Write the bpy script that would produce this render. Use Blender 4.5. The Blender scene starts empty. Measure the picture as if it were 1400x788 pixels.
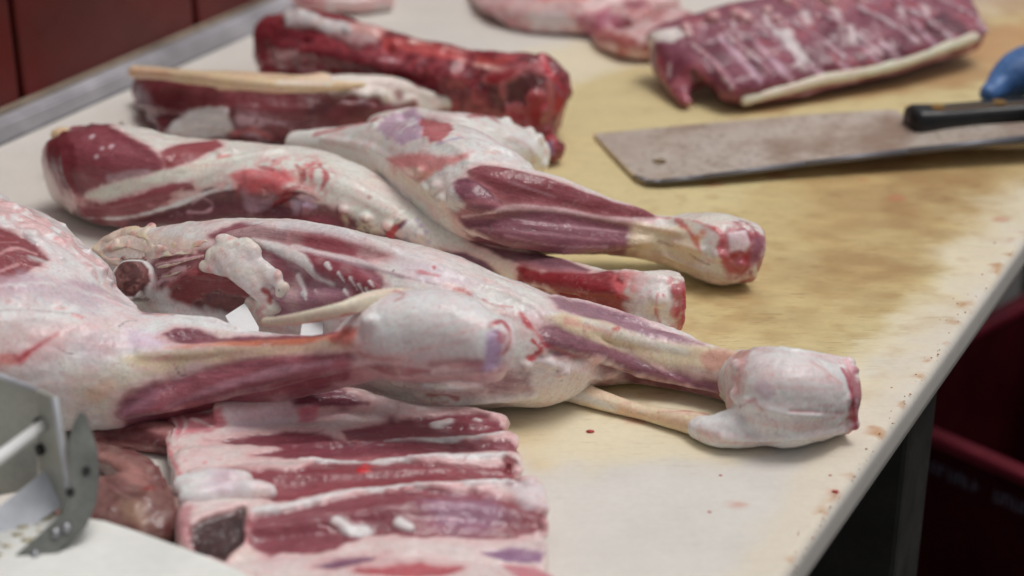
import bpy, bmesh, math, random
import numpy as np
from mathutils import Vector, Matrix
from mathutils.bvhtree import BVHTree

random.seed(7)
C = bpy.context.scene.collection
scene = bpy.context.scene
R = math.radians

# ------------------------------------------------------------------ camera
FPX, PITCH, CAM_H = 2500.0, R(25.0), 0.56          # focal length in photo pixels, tilt, height over the table
cam_data = bpy.data.cameras.new('camera')
cam = bpy.data.objects.new('camera', cam_data); C.objects.link(cam)
cam.location = (0, 0, CAM_H)
cam.rotation_euler = (math.pi/2 - PITCH, 0, 0)
cam_data.sensor_width = 36.0
cam_data.lens = 36.0*FPX/1400.0
cam_data.clip_start = 0.02; cam_data.clip_end = 100
cam_data.dof.use_dof = True
cam_data.dof.focus_distance = 1.20
cam_data.dof.aperture_fstop = 4.0
cam_data.dof.aperture_blades = 0
scene.camera = cam

# ------------------------------------------------------------------ daylight under a grey sky
SUN_EL, SUN_AZ = R(74), R(75)                      # azimuth from +Y (away from the camera) towards +X
world = bpy.data.worlds.new('World'); scene.world = world; world.use_nodes = True
wt = world.node_tree; wt.nodes.clear()
sky = wt.nodes.new('ShaderNodeTexSky'); sky.sky_type = 'NISHITA'; sky.sun_disc = False
sky.sun_elevation = SUN_EL; sky.sun_rotation = SUN_AZ
sky.dust_density = 6.0; sky.air_density = 1.0; sky.ozone_density = 1.0
hs = wt.nodes.new('ShaderNodeHueSaturation'); hs.inputs['Saturation'].default_value = 0.08
bg = wt.nodes.new('ShaderNodeBackground'); bg.inputs['Strength'].default_value = 0.088
wo = wt.nodes.new('ShaderNodeOutputWorld')
wt.links.new(sky.outputs[0], hs.inputs['Color']); wt.links.new(hs.outputs[0], bg.inputs['Color'])
wt.links.new(bg.outputs[0], wo.inputs['Surface'])
sd = bpy.data.lights.new('sun', 'SUN'); sd.energy = 1.5; sd.angle = R(26); sd.color = (1.0, 0.955, 0.915)
sun = bpy.data.objects.new('sun', sd); C.objects.link(sun)
sdir = Vector((math.sin(SUN_AZ)*math.cos(SUN_EL), math.cos(SUN_AZ)*math.cos(SUN_EL), math.sin(SUN_EL)))
sun.rotation_euler = (-sdir).to_track_quat('-Z', 'Y').to_euler()
scene.view_settings.view_transform = 'Standard'; scene.view_settings.look = 'None'
scene.view_settings.exposure = -0.46; scene.view_settings.gamma = 1.0
scene.view_settings.use_curve_mapping = False
scene.render.engine = 'CYCLES'
scene.cycles.use_denoising = True
scene.cycles.max_bounces = 6; scene.cycles.diffuse_bounces = 3; scene.cycles.glossy_bounces = 3

# ------------------------------------------------------------------ helpers
CP, SP = math.cos(PITCH), math.sin(PITCH)
def ray(px, py):
    x, y = px-700.0, py-394.0
    return Vector((x, FPX*CP - y*SP, -(FPX*SP + y*CP)))
def at(px, py, z=0.0):
    """where a line of sight meets the level z above the table"""
    d = ray(px, py); t = (z-CAM_H)/d.z
    return Vector((d.x*t, d.y*t, z))
def pix(p):
    """photo pixel of a point"""
    v = Vector(p)-Vector((0, 0, CAM_H)); d = v.y*CP-v.z*SP
    return 700+FPX*v.x/d, 394-FPX*(v.z*CP+v.y*SP)/d
def lin(c):
    out = []
    for v in c[:3]:
        v = v/255.0
        out.append(v/12.92 if v <= 0.04045 else ((v+0.055)/1.055)**2.4)
    return np.array(out)
ALB = 0.60                                          # light reaching the table relative to a white sheet in the photo
def alb(c): return np.clip(lin(c)/ALB, 0.003, 0.9)

def put(o, label=None, cat=None, group=None, kind=None):
    if label: o['label'] = label
    if cat: o['category'] = cat
    if group: o['group'] = group
    if kind: o['kind'] = kind
    return o
def empty(name, loc):
    o = bpy.data.objects.new(name, None); C.objects.link(o); o.location = loc
    o.empty_display_size = 0.02
    return o
def link_mesh(name, me, mat, parent=None, origin=None, smooth=True):
    """me is in world coordinates; give it an origin (own, or its parent's)"""
    base = Vector(origin) if origin is not None else (parent.matrix_world.translation if parent else Vector((0, 0, 0)))
    me.transform(Matrix.Translation(-base))
    if mat: me.materials.append(mat)
    if smooth: me.polygons.foreach_set('use_smooth', np.ones(len(me.polygons), dtype=bool))
    o = bpy.data.objects.new(name, me); C.objects.link(o)
    if parent:
        o.parent = parent
        o.location = base - parent.matrix_world.translation
    else:
        o.location = base
    bpy.context.view_layer.update()
    return o
def bm_mesh(bm, name):
    me = bpy.data.meshes.new(name); bm.normal_update(); bm.to_mesh(me); bm.free(); return me

# value noise on a lattice, for shapes and paint
def vnoise(p, seed=0):
    i = np.floor(p).astype(np.int64); f = p-i; f = f*f*(3-2*f)
    def h(ix, iy, iz):
        n = (ix*73856093) ^ (iy*19349663) ^ (iz*83492791) ^ (seed*2654435761 & 0x7fffffff)
        n = (n ^ (n >> 13))*1274126177 & 0x7fffffff
        n = (n ^ (n >> 16))*668265263 & 0x7fffffff
        return ((n ^ (n >> 15)) & 0xffff)/32767.5-1.0
    x, y, z = i[:, 0], i[:, 1], i[:, 2]; fx, fy, fz = f[:, 0], f[:, 1], f[:, 2]
    r = 0
    for a in (0, 1):
        wa = fx if a else 1-fx
        for b in (0, 1):
            wb = wa*(fy if b else 1-fy)
            for c in (0, 1):
                r = r + wb*(fz if c else 1-fz)*h(x+a, y+b, z+c)
    return r
def fbm(p, seed=0, oct=3):
    r, a, s = 0, 1.0, 1.0
    for k in range(oct):
        r = r + a*vnoise(p*s+k*7.13, seed+k); a *= 0.5; s *= 2.03
    return r/1.6
def sst(a, b, x):
    t = np.clip((x-a)/(b-a+1e-12), 0, 1); return t*t*(3-2*t)

def spline(pts, n):
    """Catmull-Rom through rows of numbers"""
    P = np.array(pts, float)
    if len(P) < 3: P = np.vstack([P[0], (P[0]+P[-1])/2, P[-1]])
    Q = np.vstack([2*P[0]-P[1], P, 2*P[-1]-P[-2]])
    out = []
    for i in range(1, len(Q)-2):
        p0, p1, p2, p3 = Q[i-1], Q[i], Q[i+1], Q[i+2]
        for j in range(n):
            t = j/n
            out.append(0.5*((2*p1)+(-p0+p2)*t+(2*p0-5*p1+4*p2-p3)*t*t+(-p0+3*p1-3*p2+p3)*t**3))
    out.append(Q[-2]); return np.array(out)

PX = 0.00048                                       # metres to a photo pixel at the middle of the table
EN = np.array([0, -0.6, 0.8]); E2 = np.array([0, 0.8, 0.6]); E1 = np.array([1.0, 0, 0])   # the plane colour is brushed on from

class Piece:
    """A lump of meat: swept bodies fused into one skin, then brushed with colour and relief."""
    def __init__(s, vox=0.0013, base=(200, 186, 182), m=0.2, smooth=6, seed=1, lump=0.0009):
        s.V, s.F, s.vox, s.base, s.m0, s.sm, s.seed, s.lump = [], [], vox, base, m, smooth, seed, lump
        s.spine = None; s.k = 0; s.grow = 2.0
    def ringsweep(s, centre, a, b, up=None, sq=2.0, cap=0.55, seg=28):
        cs = np.array(centre, float); n = len(cs)
        t = np.gradient(cs, axis=0); t /= np.linalg.norm(t, axis=1)[:, None]+1e-9
        a, b = np.array(a, float), np.array(b, float)
        # rounded ends
        K = 4; ex = []
        for e, sg in ((0, -1), (n-1, 1)):
            L = cap*min(a[e], b[e])
            for j in range(1, K+1):
                th = j/K*math.pi/2*0.97
                ex.append((e, cs[e]+sg*t[e]*L*math.sin(th), math.cos(th), j))
        rows = [(c, aa, bb, tt) for c, aa, bb, tt in zip(cs, a, b, t)]
        head = [(x[1], a[0]*x[2], b[0]*x[2], t[0]) for x in ex[:K]][::-1]
        tail = [(x[1], a[-1]*x[2], b[-1]*x[2], t[-1]) for x in ex[K:]]
        rows = head+rows+tail
        ph = np.linspace(0, 2*math.pi, seg, endpoint=False)
        cx = np.sign(np.cos(ph))*np.abs(np.cos(ph))**(2/sq); sx = np.sign(np.sin(ph))*np.abs(np.sin(ph))**(2/sq)
        off = sum(len(v) for v in s.V); vs = []
        U0 = np.array(up if up is not None else (0, 0, 1.0), float)
        for c, aa, bb, tt in rows:
            u = U0-np.dot(U0, tt)*tt; u /= np.linalg.norm(u)+1e-9
            l = np.cross(tt, u)
            vs.append(c+np.outer(cx*aa, l)+np.outer(sx*bb, u))
        vs = np.vstack(vs); s.V.append(vs); m = len(rows)
        for i in range(m-1):
            for j in range(seg):
                j2 = (j+1) % seg
                s.F.append((off+i*seg+j, off+i*seg+j2, off+(i+1)*seg+j2, off+(i+1)*seg+j))
        s.F.append(tuple(off+j for j in range(seg))[::-1]); s.F.append(tuple(off+(m-1)*seg+j for j in range(seg)))
        if s.spine is None: s.spine = cs
        return s
    def tube(s, pts, k=1.15, z0=0.0, n=6, sq=2.2, cap=0.55):
        """pts: where the limb's middle is seen (photo px), half its seen height (px)[, height it rests at]"""
        P = spline([(p[0], p[1], p[2], p[3] if len(p) > 3 else z0, p[4] if len(p) > 4 else k) for p in pts], n)
        cs, a, b = [], [], []
        for cx, cy, hp, z, kk in P:
            g = at(cx, cy, z+0.02); dist = (Vector(g)-cam.location).length
            bb = max(0.0015, hp)*dist/FPX/math.sqrt((kk*math.sin(R(27)))**2+math.cos(R(27))**2)
            cs.append(at(cx, cy, z+bb)); a.append(bb*kk); b.append(bb)
        return s.ringsweep(cs, a, b, sq=sq, cap=cap)
    def ball(s, px, py, hp, z0, k=1.0, sx=1.0):
        return s.tube([(px-hp*0.5*sx, py, hp*0.86, z0), (px, py, hp, z0), (px+hp*0.5*sx, py, hp*0.86, z0)], k=k, n=3, cap=0.6)
    def rough(s):
        """skin of what is there so far, to lay muscle bellies, cords and folds on"""
        me = bpy.data.meshes.new('tmp'); me.from_pydata(np.vstack(s.V).tolist(), [], s.F)
        bm = bmesh.new(); bm.from_mesh(me); bmesh.ops.recalc_face_normals(bm, faces=bm.faces)
        s.bvh = BVHTree.FromBMesh(bm); s.mid = float(np.vstack(s.V)[:, 2].mean()); bm.free(); bpy.data.meshes.remove(me); return s
    def strip(s, pts, out=0.35, flat=0.6, sink=0.0):
        """a belly, cord or fold along pts (photo px, half width px), standing proud of the rough skin"""
        P, W = [], []
        for x, y, w in spline(pts, 5):
            h = s.hit(x, y); r = max(w, 1.0)*((h-cam.location).length/FPX)
            P.append(np.array(h-ray(x, y).normalized()*(r*flat*(out-0.5)*2-sink))); W.append(r)
        P = np.array(P)
        for k in range(3): P[1:-1] = (P[:-2]+2*P[1:-1]+P[2:])/4
        W = np.array(W); return s.ringsweep(P, W, W*flat, up=(0, -0.6, 0.8), cap=0.8, seg=16)
    def nub(s, px, py, w, out=0.6, sx=1.0):
        h = s.hit(px, py); r = w*((h-cam.location).length/FPX); c = np.array(h-ray(px, py).normalized()*r*(out-0.5)); x = np.array([r*0.5*sx, 0, 0])
        return s.ringsweep([c-x, c, c+x], [r*0.86, r, r*0.86], [r*0.86, r, r*0.86], cap=0.6, seg=14)
    def fuse(s):
        me = bpy.data.meshes.new('tmp'); V = np.vstack(s.V)
        me.from_pydata(V.tolist(), [], s.F)
        bm = bmesh.new(); bm.from_mesh(me); bmesh.ops.recalc_face_normals(bm, faces=bm.faces); bm.to_mesh(me); bm.free()
        o = bpy.data.objects.new('tmp', me); C.objects.link(o)
        md = o.modifiers.new('r', 'REMESH'); md.mode = 'VOXEL'; md.voxel_size = s.vox; md.adaptivity = 0
        dg = bpy.context.evaluated_depsgraph_get()
        s.me = bpy.data.meshes.new_from_object(o.evaluated_get(dg))
        bpy.data.objects.remove(o); bpy.data.meshes.remove(me)
        s.me.materials.clear()
        for a in list(s.me.attributes):
            if a.name in ('sharp_face', 'material_index'): s.me.attributes.remove(a)
        n = len(s.me.vertices); s.n = n
        co = np.empty(n*3); s.me.vertices.foreach_get('co', co); co = co.reshape(-1, 3)
        e = np.empty(len(s.me.edges)*2, dtype=np.int64); s.me.edges.foreach_get('vertices', e); e = e.reshape(-1, 2)
        deg = np.bincount(e.ravel(), minlength=n).astype(float); s.e, s.deg = e, deg
        for it in range(s.sm):
            co = s.relax(co, 0.6)
        s.co = co
        sc = 1.0
        s.N1 = fbm(co*55, s.seed, 2); s.N2 = fbm(co*55+31.7, s.seed+9, 2)
        s.N3 = fbm(co*190, s.seed+3, 2); s.N4 = fbm(co*190+11.3, s.seed+5, 2)
        s.co = co + s.normals(co)*(fbm(co*24+3.3, s.seed+40, 2)*s.lump*2.6+s.N1*s.lump*1.3+s.N3*s.lump*0.5)[:, None]
        s.refresh()
        # flow: along the spine, and two offsets from it
        sp = s.spine
        if len(sp) > 60: sp = sp[np.linspace(0, len(sp)-1, 60).astype(int)]
        L = np.concatenate([[0], np.cumsum(np.linalg.norm(np.diff(sp, axis=0), axis=1))])
        tg = np.gradient(sp, axis=0); tg /= np.linalg.norm(tg, axis=1)[:, None]+1e-9
        best = np.full(n, 1e9); bi = np.zeros(n, int)
        for i, c in enumerate(sp):
            d = ((s.co-c)**2).sum(1); w = d < best; best[w] = d[w]; bi[w] = i
        off = s.co-sp[bi]; u = L[bi]+(off*tg[bi]).sum(1)
        off = off-(off*tg[bi]).sum(1)[:, None]*tg[bi]
        s.flow = np.stack([u, off[:, 1]*0.8+off[:, 2]*0.6, off[:, 2]*0.8-off[:, 1]*0.6], 1)
        s.f1 = fbm(s.flow*np.array([22, 300, 300]), s.seed+20, 2)
        s.f2 = fbm(s.flow*np.array([45, 700, 700]), s.seed+22, 2)
        s.col = np.tile(alb(s.base), (n, 1)); s.m = np.full(n, s.m0); s.h = np.zeros(n)
        s.col *= (1+0.05*s.N1+0.05*s.N3)[:, None]
        s.q1, s.q2, s.qd = s.co@E1, s.co@E2, s.co@EN
        s.face = sst(-0.6, -0.1, s.N@EN)
        bm = bmesh.new(); bm.from_mesh(s.me); s.bvh = BVHTree.FromBMesh(bm); bm.free()
        s.mid = float(np.mean(s.co[:, 2]))
        return s
    def relax(s, co, f):
        n = s.n; e = s.e; acc = np.empty_like(co)
        for c in range(co.shape[1]):
            acc[:, c] = np.bincount(e[:, 0], co[e[:, 1], c], n)+np.bincount(e[:, 1], co[e[:, 0], c], n)
        return co+(acc/np.maximum(s.deg, 1)[:, None]-co)*f
    def normals(s, co):
        s.me.vertices.foreach_set('co', co.ravel()); s.me.update()
        N = np.empty(s.n*3); s.me.vertex_normals.foreach_get('vector', N); return N.reshape(-1, 3)
    def refresh(s): s.N = s.normals(s.co)
    def hit(s, px, py, ext=False):
        o = Vector((0, 0, CAM_H)); d = ray(px, py).normalized()
        p = s.bvh.ray_cast(o, d)[0]
        if p is None:                               # just off the outline: take the nearest line of sight that meets the skin
            for rr in range(3, 75, 3):
                for k in range(12):
                    d = ray(px+rr*math.cos(k*math.pi/6), py+rr*math.sin(k*math.pi/6)).normalized()
                    p = s.bvh.ray_cast(o, d)[0]
                    if p is not None:
                        if ext: p = p-Vector(E1)*(rr*math.cos(k*math.pi/6)*PX)+Vector(E2)*(rr*math.sin(k*math.pi/6)*PX)
                        return p
            p = s.bvh.find_nearest(at(px, py, s.mid))[0]
        return p
    # --- brushes
    def _mix(s, idx, mask, c, op, m, h, fib, face=True):
        w = mask*op
        if face: w = w*s.face[idx]
        cc = alb(c)[None, :]
        if m is not None and m > 0.6: cc = cc*np.array([0.72, 0.62, 0.65])
        cc = cc*(1+0.10*s.N2[idx]+0.06*s.N4[idx])[:, None]
        if fib: cc = cc*(1+fib*s.f1[idx]+0.6*fib*s.f2[idx])[:, None]
        s.col[idx] += (cc-s.col[idx])*w[:, None]
        if m is not None: s.m[idx] += (m-s.m[idx])*w
        if h: s.h[idx] += h*0.0016*w
    def _warp(s, idx, warp):
        s.k += 1
        A, B = ((s.N1, s.N3), (s.N2, s.N4), (-s.N1, s.N4), (-s.N2, s.N3))[s.k % 4]
        return (A[idx]+0.5*B[idx]+0.55*s.f1[idx])*warp*PX
    def _noise(s, idx, tex, thr, wid):
        if tex is None: return 1.0
        return sst(thr-wid, thr+wid, getattr(s, tex)[idx])
    def poly(s, c, pts, soft=4, warp=6, op=1.0, m=None, h=0, fib=0, tex=None, thr=0.0, wid=0.25, dlim=0.07):
        P = np.array([s.hit(*p, True) for p in pts]); q1, q2, qd = P@E1, P@E2, (P@EN).mean()
        mg = (soft+warp*1.5+12)*PX
        idx = np.nonzero((s.q1 > q1.min()-mg) & (s.q1 < q1.max()+mg) & (s.q2 > q2.min()-mg) & (s.q2 < q2.max()+mg) & (np.abs(s.qd-qd) < dlim))[0]
        if not len(idx): return s
        x, y = s.q1[idx], s.q2[idx]; d = np.full(len(idx), 1e9); ins = np.zeros(len(idx), bool)
        for i in range(len(q1)):
            x0, y0, x1, y1 = q1[i], q2[i], q1[i-1], q2[i-1]
            ex, ey = x1-x0, y1-y0; l2 = ex*ex+ey*ey+1e-12
            t = np.clip(((x-x0)*ex+(y-y0)*ey)/l2, 0, 1)
            d = np.minimum(d, np.hypot(x-x0-t*ex, y-y0-t*ey))
            cr = (y0 > y) != (y1 > y)
            ins ^= cr & (x < ex*(y-y0)/(ey if abs(ey) > 1e-12 else 1e-12)+x0)
        sd = np.where(ins, -d, d)+s._warp(idx, warp)-(s.grow*PX if m is not None and m > 0.6 and op > 0.8 else 0)
        mask = 1-sst(-soft*PX, soft*PX, sd)
        if m is not None and m > 0.6 and op > 0.8:
            s._mix(idx, 1-sst(-soft*PX, (soft+11)*PX, sd+0.4*s._warp(idx, warp)), (182, 118, 122), 0.55, 0.45, 0, 0)
        s._mix(idx, mask*s._noise(idx, tex, thr, wid), c, op, m, h, fib); return s
    def stroke(s, c, pts, w=6, soft=3, warp=2, op=1.0, m=None, h=0, fib=0, tex=None, thr=0.0, wid=0.25):
        pts = np.array(pts, float)
        W = np.array(w, float) if hasattr(w, '__len__') else np.full(len(pts), float(w))
        if len(W) != len(pts): W = np.interp(np.linspace(0, 1, len(pts)), np.linspace(0, 1, len(W)), W)
        pw = spline(np.column_stack([pts, W]), 5) if len(pts) > 1 else np.column_stack([pts, W])
        P = np.array([s.hit(p[0], p[1]) for p in pw]); W = pw[:, 2]
        mg = (W.max()+soft+warp*1.5)*PX
        idx = np.nonzero(np.all((s.co > P.min(0)-mg) & (s.co < P.max(0)+mg), axis=1))[0]
        if not len(idx): return s
        X = s.co[idx]; best = np.full(len(idx), 1e9)
        if len(P) == 1: best = np.linalg.norm(X-P[0], axis=1)-W[0]*PX
        for i in range(len(P)-1):
            e = P[i+1]-P[i]; t = np.clip(((X-P[i])@e)/(e@e+1e-12), 0, 1)
            best = np.minimum(best, np.linalg.norm(X-P[i]-t[:, None]*e, axis=1)-(W[i]+(W[i+1]-W[i])*t)*PX)
        sd = best+s._warp(idx, warp)
        s._mix(idx, (1-sst(-soft*PX, soft*PX, sd))*s._noise(idx, tex, thr, wid), c, op, m, h, fib, face=False); return s
    def over(s, c, tex='N3', thr=0.2, wid=0.3, op=0.5, m=None, fib=0):
        idx = np.arange(s.n); s._mix(idx, s._noise(idx, tex, thr, wid), c, op, m, 0, fib, face=False); return s
    def below(s, c, z, wid=0.008, op=1.0, m=None):
        idx = np.arange(s.n); s._mix(idx, 1-sst(z-wid, z+wid, s.co[:, 2]+s.N1*0.003), c, op, m, 0, 0, face=False); return s
    def finish(s):
        # streaky membrane over the fat, thin marbling in the muscle
        w = (1-np.clip(s.m*1.4, 0, 1)); idx = np.arange(s.n)
        for c, tx, a, b, o in (((192, 146, 146), s.f1, 0.05, 0.55, 0.34), ((206, 180, 160), s.N2, 0.2, 0.7, 0.35), ((180, 152, 162), s.N1, 0.3, 0.8, 0.2), ((178, 110, 112), s.f1*0.6+s.N4*0.6, 0.4, 0.65, 0.4)):
            k = (sst(a, b, tx)*o*w)[:, None]; s.col += (alb(c)[None]-s.col)*k
        for c, tx, wd, o in (((216, 208, 206), s.f1+0.25*s.N3, 0.045, 0.5), ((168, 92, 96), s.N3+0.5*s.N1, 0.03, 0.38), ((214, 204, 202), s.N2+0.3*s.N4, 0.03, 0.4), ((140, 96, 108), s.N1+0.35*s.N4, 0.022, 0.35)):
            k = ((1-sst(0, wd, np.abs(tx)))*sst(-0.1, 0.35, s.N2)*o*np.clip(w+0.25, 0, 1))[:, None]; s.col += (alb(c)[None]-s.col)*k
        w = np.clip((s.m-0.6)*3, 0, 1)
        k = (sst(0.42, 0.62, s.f1*0.75+s.N3*0.35)*0.25*w)[:, None]; s.col += (alb((190, 150, 156))[None]-s.col)*k
        k = (sst(0.1, 0.7, s.N1)*0.25*w)[:, None]; s.col *= 1-k*0.5
    def build(s, name, parent=None, mat=None):
        if mat is None: s.finish()
        h = s.h.copy()
        hh = h[:, None]
        hh = s.relax(hh, 0.5); h = hh[:, 0]
        co = s.co+s.N*h[:, None]+s.N*(np.clip(s.m, 0, 1)*s.f1*0.00035)[:, None]
        s.co = co; s.normals(co)
        n = s.n
        a = s.me.attributes.new('paint', 'FLOAT_COLOR', 'POINT')
        a.data.foreach_set('color', np.column_stack([np.clip(s.col, 0.002, 0.9), np.clip(s.m, 0, 1)]).astype(np.float32).ravel())
        f = s.me.attributes.new('flow', 'FLOAT_VECTOR', 'POINT')
        f.data.foreach_set('vector', s.flow.astype(np.float32).ravel())
        s.me.name = name
        base = None
        if parent is None:
            lo, hi = co.min(0), co.max(0); base = ((lo[0]+hi[0])/2, (lo[1]+hi[1])/2, lo[2])
        o = link_mesh(name, s.me, mat or MEAT, parent, base)
        for x in ('V', 'F', 'bvh', 'N1', 'N2', 'N3', 'N4', 'f1', 'f2', 'col', 'flow'): setattr(s, x, None)
        return o

# ------------------------------------------------------------------ materials
def nodes(name):
    m = bpy.data.materials.new(name); m.use_nodes = True; t = m.node_tree
    return m, t, t.nodes['Principled BSDF'], t.nodes['Material Output']
def N(t, kind, **kw):
    n = t.nodes.new(kind)
    for k, v in kw.items():
        if k in n.inputs: n.inputs[k].default_value = v
        else: setattr(n, k, v)
    return n
def math_(t, op, a, b=None, c=None):
    n = t.nodes.new('ShaderNodeMath'); n.operation = op
    for i, v in enumerate((a, b, c)):
        if v is None: continue
        if isinstance(v, (int, float)): n.inputs[i].default_value = v
        else: t.links.new(v, n.inputs[i])
    return n.outputs[0]
def mixc(t, blend, fac, a, b):
    n = t.nodes.new('ShaderNodeMix'); n.data_type = 'RGBA'; n.blend_type = blend
    for s_, v in ((0, fac), (6, a), (7, b)):
        if isinstance(v, (int, float)): n.inputs[s_].default_value = v
        elif isinstance(v, (tuple, list)): n.inputs[s_].default_value = (*v[:3], 1)
        else: t.links.new(v, n.inputs[s_])
    return n.outputs[2]
def ramp(t, src, *stops):
    n = t.nodes.new('ShaderNodeValToRGB'); e = n.color_ramp.elements
    while len(e) < len(stops): e.new(0.5)
    for el, (p, c) in zip(e, stops):
        el.position = p; el.color = (c, c, c, 1) if isinstance(c, (int, float)) else (*c[:3], 1)
    t.links.new(src, n.inputs[0]); return n.outputs[0]

def meat_material():
    m, t, b, out = nodes('raw_meat')
    pa = N(t, 'ShaderNodeAttribute', attribute_name='paint'); fl = N(t, 'ShaderNodeAttribute', attribute_name='flow')
    mp = N(t, 'ShaderNodeMapping'); mp.inputs['Scale'].default_value = (90, 900, 900); t.links.new(fl.outputs['Vector'], mp.inputs['Vector'])
    fib = N(t, 'ShaderNodeTexNoise', Scale=1.0, Detail=3.0); t.links.new(mp.outputs[0], fib.inputs['Vector'])
    mo = N(t, 'ShaderNodeTexNoise', Scale=420.0, Detail=4.0); t.links.new(fl.outputs['Vector'], mo.inputs['Vector'])
    big = N(t, 'ShaderNodeTexNoise', Scale=70.0, Detail=3.0); t.links.new(fl.outputs['Vector'], big.inputs['Vector'])
    mus = pa.outputs['Alpha']
    # colour: fibres on muscle, mottling everywhere
    fv = ramp(t, fib.outputs[0], (0.25, 0.72), (0.75, 1.3))
    c1 = mixc(t, 'MULTIPLY', math_(t, 'MULTIPLY', mus, 0.75), pa.outputs['Color'], fv)
    mv = ramp(t, mo.outputs[0], (0.25, 0.86), (0.8, 1.12))
    c2 = mixc(t, 'MULTIPLY', 0.8, c1, mv)
    pk = ramp(t, big.outputs[0], (0.42, 0.0), (0.72, 1.0))
    c3 = mixc(t, 'MIX', math_(t, 'MULTIPLY', pk, math_(t, 'MULTIPLY', math_(t, 'SUBTRACT', 1.0, mus), 0.22)), c2, tuple(alb((190, 140, 140))))
    mv_ = N(t, 'ShaderNodeTexNoise', Scale=46.0, Detail=4.0, Distortion=1.5); t.links.new(fl.outputs['Vector'], mv_.inputs['Vector'])
    ln = math_(t, 'ABSOLUTE', math_(t, 'SUBTRACT', mv_.outputs[0], 0.5))
    lm = ramp(t, ln, (0.0, 1.0), (0.014, 0.0))
    c3 = mixc(t, 'MULTIPLY', math_(t, 'MULTIPLY', lm, 0.3), c3, (0.62, 0.5, 0.52))
    t.links.new(c3, b.inputs['Base Color'])
    rn = ramp(t, mo.outputs[0], (0.3, 0.32), (0.75, 0.52))
    t.links.new(math_(t, 'SUBTRACT', rn, math_(t, 'MULTIPLY', mus, 0.05)), b.inputs['Roughness'])
    b.inputs['Subsurface Weight'].default_value = 0.2
    b.inputs['Subsurface Radius'].default_value = (1.0, 0.35, 0.25); b.inputs['Subsurface Scale'].default_value = 0.004
    b.inputs['Specular IOR Level'].default_value = 0.18
    t.links.new(math_(t, 'MULTIPLY_ADD', mus, 0.35, 0.5), b.inputs['Coat Weight']); t.links.new(math_(t, 'MULTIPLY_ADD', mus, -0.09, 0.19), b.inputs['Coat Roughness'])
    hgt = math_(t, 'ADD', math_(t, 'MULTIPLY', fib.outputs[0], math_(t, 'MULTIPLY_ADD', mus, 0.8, 0.15)), math_(t, 'MULTIPLY', mo.outputs[0], 0.5))
    bp = N(t, 'ShaderNodeBump', Strength=0.32, Distance=0.0012); t.links.new(hgt, bp.inputs['Height'])
    t.links.new(bp.outputs[0], b.inputs['Normal'])
    wet = N(t, 'ShaderNodeTexNoise', Scale=240.0, Detail=3.0); t.links.new(fl.outputs['Vector'], wet.inputs['Vector'])
    b2 = N(t, 'ShaderNodeBump', Strength=0.6, Distance=0.0016); t.links.new(math_(t, 'ADD', wet.outputs[0], math_(t, 'MULTIPLY', hgt, 0.35)), b2.inputs['Height']); t.links.new(b2.outputs[0], b.inputs['Coat Normal'])
    return m
MEAT = meat_material()

def plain(name, c, rough=0.5, metal=0.0, var=0.12, scale=60, bump=0.0, stretch=None, spec=0.5):
    m, t, b, out = nodes(name)
    tc = N(t, 'ShaderNodeTexCoord'); src = tc.outputs['Object']
    if stretch:
        mp = N(t, 'ShaderNodeMapping'); mp.inputs['Scale'].default_value = stretch; t.links.new(src, mp.inputs['Vector']); src = mp.outputs[0]
    no = N(t, 'ShaderNodeTexNoise', Scale=float(scale), Detail=5.0); t.links.new(src, no.inputs['Vector'])
    n2 = N(t, 'ShaderNodeTexNoise', Scale=float(scale)*6, Detail=4.0); t.links.new(src, n2.inputs['Vector'])
    v = ramp(t, no.outputs[0], (0.3, 1-var), (0.7, 1+var)); v2 = ramp(t, n2.outputs[0], (0.3, 1-var*0.6), (0.7, 1+var*0.6))
    c0 = mixc(t, 'MULTIPLY', 1.0, tuple(c), v); t.links.new(mixc(t, 'MULTIPLY', 1.0, c0, v2), b.inputs['Base Color'])
    t.links.new(ramp(t, no.outputs[0], (0.3, max(0.05, rough-0.08)), (0.7, min(1, rough+0.1))), b.inputs['Roughness'])
    b.inputs['Metallic'].default_value = metal; b.inputs['Specular IOR Level'].default_value = spec
    if bump:
        bp = N(t, 'ShaderNodeBump', Strength=0.5, Distance=bump); t.links.new(n2.outputs[0], bp.inputs['Height']); t.links.new(bp.outputs[0], b.inputs['Normal'])
    return m

# ------------------------------------------------------------------ table, wall, floor
TA = R(28.4); AX = Vector((math.sin(TA), math.cos(TA), 0)); BX = Vector((-math.cos(TA), math.sin(TA), 0))
T0 = at(1240, 556)                                   # a point on the board's right-hand edge
WID = (at(180, 121)-T0).dot(BX)                      # depth of the board, to the rail
def tp(s, t, z=0.0): return T0+AX*s+BX*t+Vector((0, 0, z))

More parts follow.
